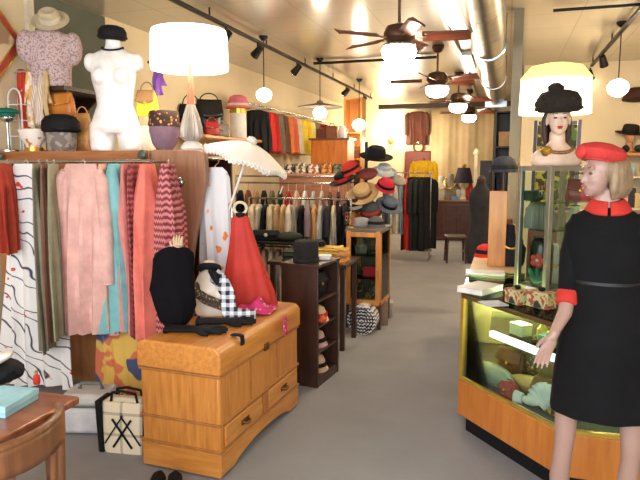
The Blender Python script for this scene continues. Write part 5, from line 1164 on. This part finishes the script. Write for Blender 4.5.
MB().lathe([(.09,0),(.1,.02),(.04,.06),(.07,.2),(.05,.34),(.02,.42)],n=24).build('base',M_gold,T);MB().cyl((0,0,.40),(0,0,zl0+.1),.012,n=10).build('stem',M_gold,T)
MB().lathe([(rl,zl0),(rl*1.0,zl0+.05),(rl*.97,zl1-.10),(rl*.95,zl1-.10),(rl*.98,zl0+.02)],n=36,cap=False).build('lamp_shade',mat('shade_cream_glow',(255,248,224),.7,emit=(255,244,214),es=1.7),T)
MB().lathe([(rl*.98,zl1-.105),(rl*.99,zl1-.085),(rl*.72,zl1-.0),(rl*.4,zl1+.02),(rl*.38,zl1+.015),(rl*.7,zl1-.012),(rl*.95,zl1-.10)],n=36,cap=False).build('shade_top',mat('shade_yellow',(250,226,120),.7,emit=(255,236,150),es=1.1),T)
lamp_light('POINT',(lp[0],MZ+.40,1.25+(zl0+zl1)/2),22,(1,.86,.6),.1,name='table_lamp_light')
# ---- rear counter and its upright
T=thing('rear_counter','long wooden counter with pale top continuing behind the display counter','counter',((A[0]+.14)/2,(YR+5.75)/2,0));w_=.14-A[0];l_=5.75-YR-.02
MB().box((0,0,.41),(w_-.03,l_-.01,.80)).build('body',M_brown,T,bevel=.005);MB().box((0,0,.83),(w_,l_,.035)).build('worktop',mat('pale_top',(214,184,150),.4,c2=(200,166,130),pat='noise',sc=4),T,bevel=.006)
pz=.848;pp=XY(496,4.62,pz);pt=atY(496,191,4.62)[2]-pz
T=thing('upright_panel','tall honey wood upright panel of a rack standing on the rear counter','rack',(pp[0],4.72,pz))
MB().box((0,-.1,pt/2),(17*mpp(pp),.022,pt)).build('front_upright',M_oak,T,bevel=.004);MB().box((0,.16,pt*.42),(17*mpp(pp),.022,pt*.84)).build('rear_upright',M_oak,T,bevel=.004)
for z in(.02,pt*.4,pt*.75): MB().box((0,.03,z),(.11,.24,.02)).build('shelf',M_oaky,T)
p=fl(482,274,pz);booklet((p[0]+.02,p[1]+.0,pz),.26,.16,.018,mat('mag_white',(232,234,238),.3),'open white magazine at the front edge of the rear counter',.05)
for i,(x,Y,k,c,lb) in enumerate(((508,4.70,'bust',(30,32,44),'black necklace bust on the rear counter beside the wood upright'),(507,5.2,'bust',(120,80,56),'brown necklace bust at the back of the rear counter'))):
    p=XY(x,Y,pz);small(k,(p[0],Y,pz),.26,col(c),lb,'jewelry display',.2)
p=XY(501,5.35,pz);T=thing('hat_post','dark stand with navy hat rising behind the wood upright','hat stand',(p[0],5.4,pz));MB().lathe([(.09,0),(.09,.02),(.02,.04)],n=18).build('base',M_dark,T);MB().cyl((0,0,.02),(0,0,.70),.015).build('pole',M_dark,T)
hat((p[0],5.4,pz+.69),'cloche',.13,col((28,34,52)),'navy cloche hat on a dark stand above the wood upright')
p=XY(486,5.1,pz);hat((p[0]+.0,5.1,pz),'cloche',.10,col((190,40,46)),'red cloche hat on the rear counter left of the upright');
T=thing('coat_form','dark dress form in black coat standing in the aisle beyond the rear counter','dress form',(XY(482,6.6,1.)[0]-.02,6.6,0))
MB().lathe([(.17,0),(.17,.02),(.03,.05)],n=24).build('base',M_dark,T);MB().cyl((0,0,.03),(0,0,.7),.018).build('pole',M_dark,T)
mb=MB();mb.lathe([(.12,.55),(.145,.7),(.115,.9),(.095,1.02),(.12,1.2),(.125,1.3),(.06,1.38),(.045,1.43)],n=28,sy=.75);mb.build('coat',mat('coat_black',(22,20,22),.85,c2=(40,34,36),pat='noise',sc=10),T)
MB().lathe([(.045,1.42),(.05,1.45),(.02,1.49)],n=16).build('neck_cap',M_dark,T)
# ---- shelf of hats on the wall behind the counter
hy_=WD-.22;h0,h1=XY(606,hy_,1.8)[0],XY(650,hy_,1.8)[0];hz=1.6+(165-153)*dep(XY(628,hy_,1.8))/F
T=thing('wall_shelf','honey wood shelf with hats at the right edge behind the mannequin','shelf',((h0+h1)/2,WD,hz));MB().box((0,-.2,-.02),(h1-h0,.40,.04)).build('board',M_oakx,T,bevel=.005)
for k in(-1,1): MB().prism([(0,0),(-.3,0),(0,-.22)],k*(h1-h0)*.4-.012,k*(h1-h0)*.4+.012,f=lambda y,z,x:(x,y,z-.04)).build('bracket',M_oak,T)
def hatform(x,z0,k,r,m,lb,slab,hh=.26,**kw):
    p=XY(x,hy_,z0);T=thing('head_form',slab,'head form',(p[0],hy_,z0));mb=MB();mb.lathe([(.10,0),(.09,.02),(.05,.06),(.05,.1)],n=20);head_mb(mb,(0,0,.24),.3,1.0);mb.build('head',mat('form_tan',(196,140,96),.6),T,remesh=.014)
    MB().lathe([(.102,0),(.104,.0),(.1,.018),(.095,.018)],n=20).build('foot_ring',M_brown,T)
    hat((p[0],hy_,z0+hh),k,r,m,lb,**kw)
hatform(629,hz+.001,'brim',.19,col((40,28,24)),'dark brown brimmed hat on tan head form on the right shelf','tan head form under the dark brown brimmed hat, right shelf',tilt=(.15,.1,0))
p=XY(612,hy_,hz);hat((p[0],hy_,hz+.001),'beret',.13,M_black,'small black beret lying at the left end of the right shelf')
p=XY(640,hy_,hz);hat((p[0]+.02,hy_,hz+.001),'brim',.17,col((60,60,70)),'dark hat partly cut by the right photo edge, on the shelf')
# upper hat hung on the wall
p=atY(637,97,WD-.1);hat((p[0],WD-.10,p[2]-.05),'fur',.17,col((70,40,32)),'brown fur hat high on the wall at the right edge');
o=MB().cyl((0,0,0),(0,-.12,.02),.014).build('wall_peg',M_brown,None,(p[0],WD,p[2]+.0));tag(o,'short wooden wall peg carrying the high brown fur hat','peg')
# low cabinet under shelf with pastel boxes
T=thing('rear_shelf','cream open shelf unit under the hat shelf at the right','shelf',((h0+h1)/2,WD-.22,0));w_=h1-h0;hs=hz-.75
for k in(-1,1): MB().box((k*(w_/2-.015),0,(hz-.3)/2),(.03,.36,hz-.3)).build('side_panel',M_cream,T)
RZ_=[.2,.62,1.02,hz-.32]
for z in RZ_: MB().box((0,0,z),(w_-.06,.35,.028)).build('shelf',M_cream,T)
MB().box((0,.17,(hz-.3)/2),(w_-.06,.012,hz-.3)).build('back_panel',M_cream,T)
for i,(x,c,h_,lb,lev) in enumerate(((613,(206,216,222),.22,'pale blue white box on top of the cream shelf unit',3),(622,(244,176,156),.24,'peach pink box on the cream shelf unit middle shelf',2),(629,(60,60,64),.26,'charcoal box on the cream shelf unit middle shelf',2),(636,(214,190,140),.2,'straw box on the cream shelf unit middle shelf',2),(628,(150,196,220),.14,'sky blue box on top of the cream shelf unit',3))):
    p=XY(x,hy_,RZ_[lev]);T=thing('storage_box',lb,'box',(p[0],hy_-.03,RZ_[lev]+.0145));MB().box((0,0,h_*.42),(.095,.2,h_*.84)).build('box_base',col(c),T,bevel=.004);MB().box((0,0,h_*.9),(.10,.205,h_*.2)).build('lid',col(c),T,bevel=.004)
# ================================================================ CLOTHED MANNEQUIN
mp=XY(604.5,2.52,1.)
T=thing('mannequin','female mannequin in black dress with red collar, cuffs and red hat, facing left','mannequin',(mp[0],mp[1],0),PS)
OX=-.012
M_sk=mat('mann_skin',(164,132,120),.4,c2=(154,122,110),pat='noise',sc=3)
yw=-.38        # torso yaw, head yaw below
RYaw=Matrix.Rotation(yw,4,'Z')
def ring(z,rx,ry,ox=0,oy=0,n=36,e=1.,yaw=yw,fold=0.,nf=9):
    M=Matrix.Rotation(yaw,4,'Z');out=[]
    for j in range(n):
        a=2*PI*j/n;q=1+fold*math.sin(nf*a+1.)
        v=M@Vector((rx*q*math.copysign(abs(math.cos(a))**e,math.cos(a)),ry*q*math.copysign(abs(math.sin(a))**e,math.sin(a)),0))
        out.append((v.x+ox,v.y+oy,z))
    return out
mb=MB()
mb.loft([ring(z,rx,ry,OX) for z,rx,ry in((.70,.135,.09),(.80,.145,.10),(.95,.145,.10),(1.05,.12,.085),(1.14,.10,.075),(1.25,.11,.09),(1.34,.12,.075),(1.385,.11,.06),(1.41,.075,.05),(1.435,.046,.044),(1.46,.042,.042),(1.51,.04,.042))])
hy=-1.36
HM=head_mb(mb,(-.046,.0,1.572),hy,.82,tilt=.05)
# legs
def leg(x,y): mb.tube([(x*.92,y,.74),(x*1.0,y-.010,.50),(x*1.02,y-.006,.44),(x*1.03,y+.012,.32),(x*1.04,y+.006,.14),(x*1.04,y,.09)],[.05,.040,.036,.040,.027,.025],18);mb.tube([(x*1.04,y+.02,.085),(x*1.04,y-.05,.06),(x*1.06-.01,y-.12,.035),(x*1.06-.015,y-.17,.03)],[.028,.03,.03,.016],14)
leg(-.118,.042);leg(.112,-.04)
# arms (root frame: x right in the photo, -y to the viewer)
La=[(-.105,.03,1.375),(-.128,.035,1.25),(-.138,.02,1.10),(-.165,-.02,1.03),(-.218,-.06,.965)]
mb.tube(La,[.036,.034,.031,.028,.019],14)
Ra=[(.132,-.03,1.375),(.165,-.02,1.25),(.168,.02,1.10),(.178,.02,1.03),(.18,-.02,.95)]
mb.tube(Ra,[.036,.034,.031,.028,.019],14)
def hand(w,d,side):
    w=Vector(w);d=Vector(d).normalized();nrm=Vector((0,-1,0));nrm=(nrm-d*nrm.dot(d)).normalized();b=d.cross(nrm)*side
    M=Matrix.Scale(1,4);M=Matrix((( b.x,nrm.x,d.x,w.x),(b.y,nrm.y,d.y,w.y),(b.z,nrm.z,d.z,w.z),(0,0,0,1)))@Matrix.Scale(.84,4)
    t=MB();t.ell((0,0,.045),(.034,.014,.05),u=18,v=12);t.tube([(0,0,-.02),(0,0,.02)],[.024,.022],12)
    for k in range(4):
        x=-.026+k*.0175;l=(.072,.082,.078,.06)[k];s_=.10*(k-1.5)
        t.tube([(x*.8,0,.06),(x,.0,.088),(x+s_*.3*l,.006,.088+l*.5),(x+s_*.45*l,.018,.088+l)],[.010,.0085,.0078,.0055],10)
    t.tube([(-.024,0,.025),(-.042,.008,.048),(-.052,.014,.074),(-.05,.018,.092)],[.011,.0105,.009,.006],10)
    mb.add([M@Vector(v) for v in t.v],t.f)
hand((-.222,-.063,.955),(-.50,-.14,-1),-1);hand((.181,-.023,.94),(.05,-.3,-1),1)
mb.build('body',M_sk,T,remesh=.0045)
face_parts(T,HM,mat('lip_dull',(168,104,98),.4),mat('eye_brown',(84,70,62),.4))
# hair: ash bob following the head
mb=MB();t=MB()
t.ell((0,.03,.022),(.084,.092,.09),u=28,v=18)
for k in(-1,1):
    for j in range(7):
        a=-.10+j*.27;t.tube([(k*.079*math.cos(a),.015+.095*math.sin(a),.045),(k*.086*math.cos(a),.015+.104*math.sin(a),-.02),(k*.086*math.cos(a),.015+.106*math.sin(a),-.075),(k*.07*math.cos(a),.018+.088*math.sin(a),-.125+.004*(j%2))],[.02,.025,.024,.010],10)
mb.add([HM@Vector(v) for v in t.v],t.f);mb.build('hair',mat('hair_ash',(150,126,98),.5,c2=(112,92,72),pat='noise',sc=22,stretch=(3,3,.6)),T,remesh=.007)
# dress
M_dr=mat('dress_black',(9,9,11),.9,c2=(16,16,19),pat='noise',sc=5,bump=.15,bsc=80,spec=.2)
mb=MB()
mb.loft([ring(*r) for r in((1.44,.050,.05,OX),(1.428,.085,.06,OX),(1.405,.125,.072,OX),(1.365,.15,.09,OX),(1.28,.15,.11,OX),(1.20,.138,.106,OX*.7),(1.155,.130,.10,OX*.5))],cap=False);mb.build('dress_top',M_dr,T)
mb=MB();SK=[(1.165,.132,.102,OX*.5,0,48,1.,yw,.0),(1.10,.142,.112,.004,0,48,1.,yw,.008),(.98,.158,.125,0,0,48,1.,yw,.012),(.80,.176,.135,0,0,48,1.,yw,.016),(.66,.184,.14,0,0,48,1.,yw,.02),(.625,.186,.142,0,0,48,1.,yw,.02)]
mb.loft([ring(*r) for r in SK],cap=False);mb.build('skirt',M_dr,T)
mb=MB();mb.loft([ring(z,rx,ry,OX*.5) for z,rx,ry in((1.15,.1325,.1025),(1.15,.1345,.1045),(1.162,.1345,.1045),(1.162,.131,.10))],cap=False);mb.build('waist_belt',mat('belt_black',(10,10,12),.5),T)
for arm in(La,Ra):
    sl=[(arm[0][0]*.72,arm[0][1]*.8,arm[0][2]+.026),(arm[0][0]*.95,arm[0][1],arm[0][2]+.014),(arm[0][0]*1.05,arm[0][1],arm[0][2]-.03),arm[1],arm[2]];MB().tube(sl,[.02,.04,.046,.044,.040],18).build('sleeve',M_dr,T)
    c=Vector(arm[2]);d=(Vector(arm[3])-Vector(arm[2])).normalized();c2=c-Vector((0,0,.0))+d*.045
    MB().tube([c-d*.012,c+d*.0,c2,c2+d*.005],[.040,.044,.042,.036],20).build('cuff',M_red,T)
# collar: two flaps leaving a gap at the throat
for a0,a1 in((-PI/2+.07,PI/2+.02),(PI/2-.02,PI*1.5-.07)):
    mb=MB();R=[]
    for r_,rr,z in((.045,.045,1.474),(.052,.052,1.472),(.066,.062,1.456),(.081,.076,1.432),(.079,.074,1.426)):
        rg=[]
        for j in range(17):
            a=a0+(a1-a0)*j/16;e=min(j,16-j)/16
            M=RYaw;v=M@Vector((r_*math.cos(a),rr*math.sin(a),0));rg.append((v.x+OX,v.y,z-.014*max(0,-math.sin(a))))
        R.append(rg)
    mb.loft(R,False,False);mb.build('collar_flap',M_red,T,solid=.006)
# red hat: tam with bow at the front and black pompon at the back
HT_=HM@Matrix.Translation((0,.0,.082))@Matrix.Rotation(-.26,4,'X')
hl=bpy.data.objects.new('hat',None);bpy.context.scene.collection.objects.link(hl)
q=HT_.to_quaternion();W0=Matrix.Translation((mp[0],mp[1],0))@Matrix.Rotation(PS,4,'Z')
WM=W0@HT_;hl.location=WM.to_translation();hl.rotation_euler=WM.to_euler();hl.scale=(.78,.74,.80);tag(hl,'bright red felt hat worn tilted by the black dressed mannequin','hat')
M_felt=mat('red_felt',(200,56,50),.85,c2=(178,44,42),pat='noise',sc=12,bump=.2,bsc=90)
MB().lathe([(.080,-.035),(.094,-.028),(.112,-.004),(.112,.012),(.09,.036),(.05,.05),(.01,.052)],n=32,sy=1.12).build('crown',M_felt,hl)
mb=MB();mb.ell((0,-.118,-.008),(.034,.022,.034),lump=.06,u=18);mb.ell((0,-.095,.004),(.05,.03,.03),u=18);mb.build('front_bow',M_felt,hl)
MB().ell((.05,.09,.046),(.018,.018,.016),lump=.1,u=12).build('pompon',M_black,hl)
MB().lathe([(.079,-.037),(.084,-.037),(.084,-.028),(.079,-.028)],n=30,sy=1.12).build('headband',M_felt,hl)
# earring + base
t=MB();t.ell((.079,.0,-.06),(.009,.009,.012),u=10,v=8);t.ell((-.079,.0,-.06),(.009,.009,.012),u=10,v=8);t.v=[tuple(HM@Vector(v)) for v in t.v];t.build('earring',mat('earring_black',(20,18,18),.3),T)
MB().lathe([(.19,0),(.19,.012),(.185,.016),(.01,.018)],(0,-.06,0),40).build('base_plate',mat('base_steel',(150,150,150),.3,.8),T)
for x in(-.123,.117):
    sh=MB();y=.042 if x<0 else -.04
    sh.tube([(x,y+.035,.065),(x,y-.04,.045),(x-.004,y-.12,.028),(x-.008,y-.185,.024)],[.029,.033,.035,.016],14);sh.cyl((x,y+.035,.06),(x,y+.04,.018),.018,.010,10);sh.build('shoe',M_black,T)
# ================================================================ CAMERA
cd=bpy.data.cameras.new('camera');co=bpy.data.objects.new('camera',cd);COL.objects.link(co)
cd.sensor_width=36;cd.lens=36*F/640;cd.clip_start=.05;co.location=(0,0,H);co.rotation_euler=(PI/2-TH,0,PS)
S.camera=co
S.view_settings.view_transform='Standard';S.view_settings.look='None';S.view_settings.exposure=0.
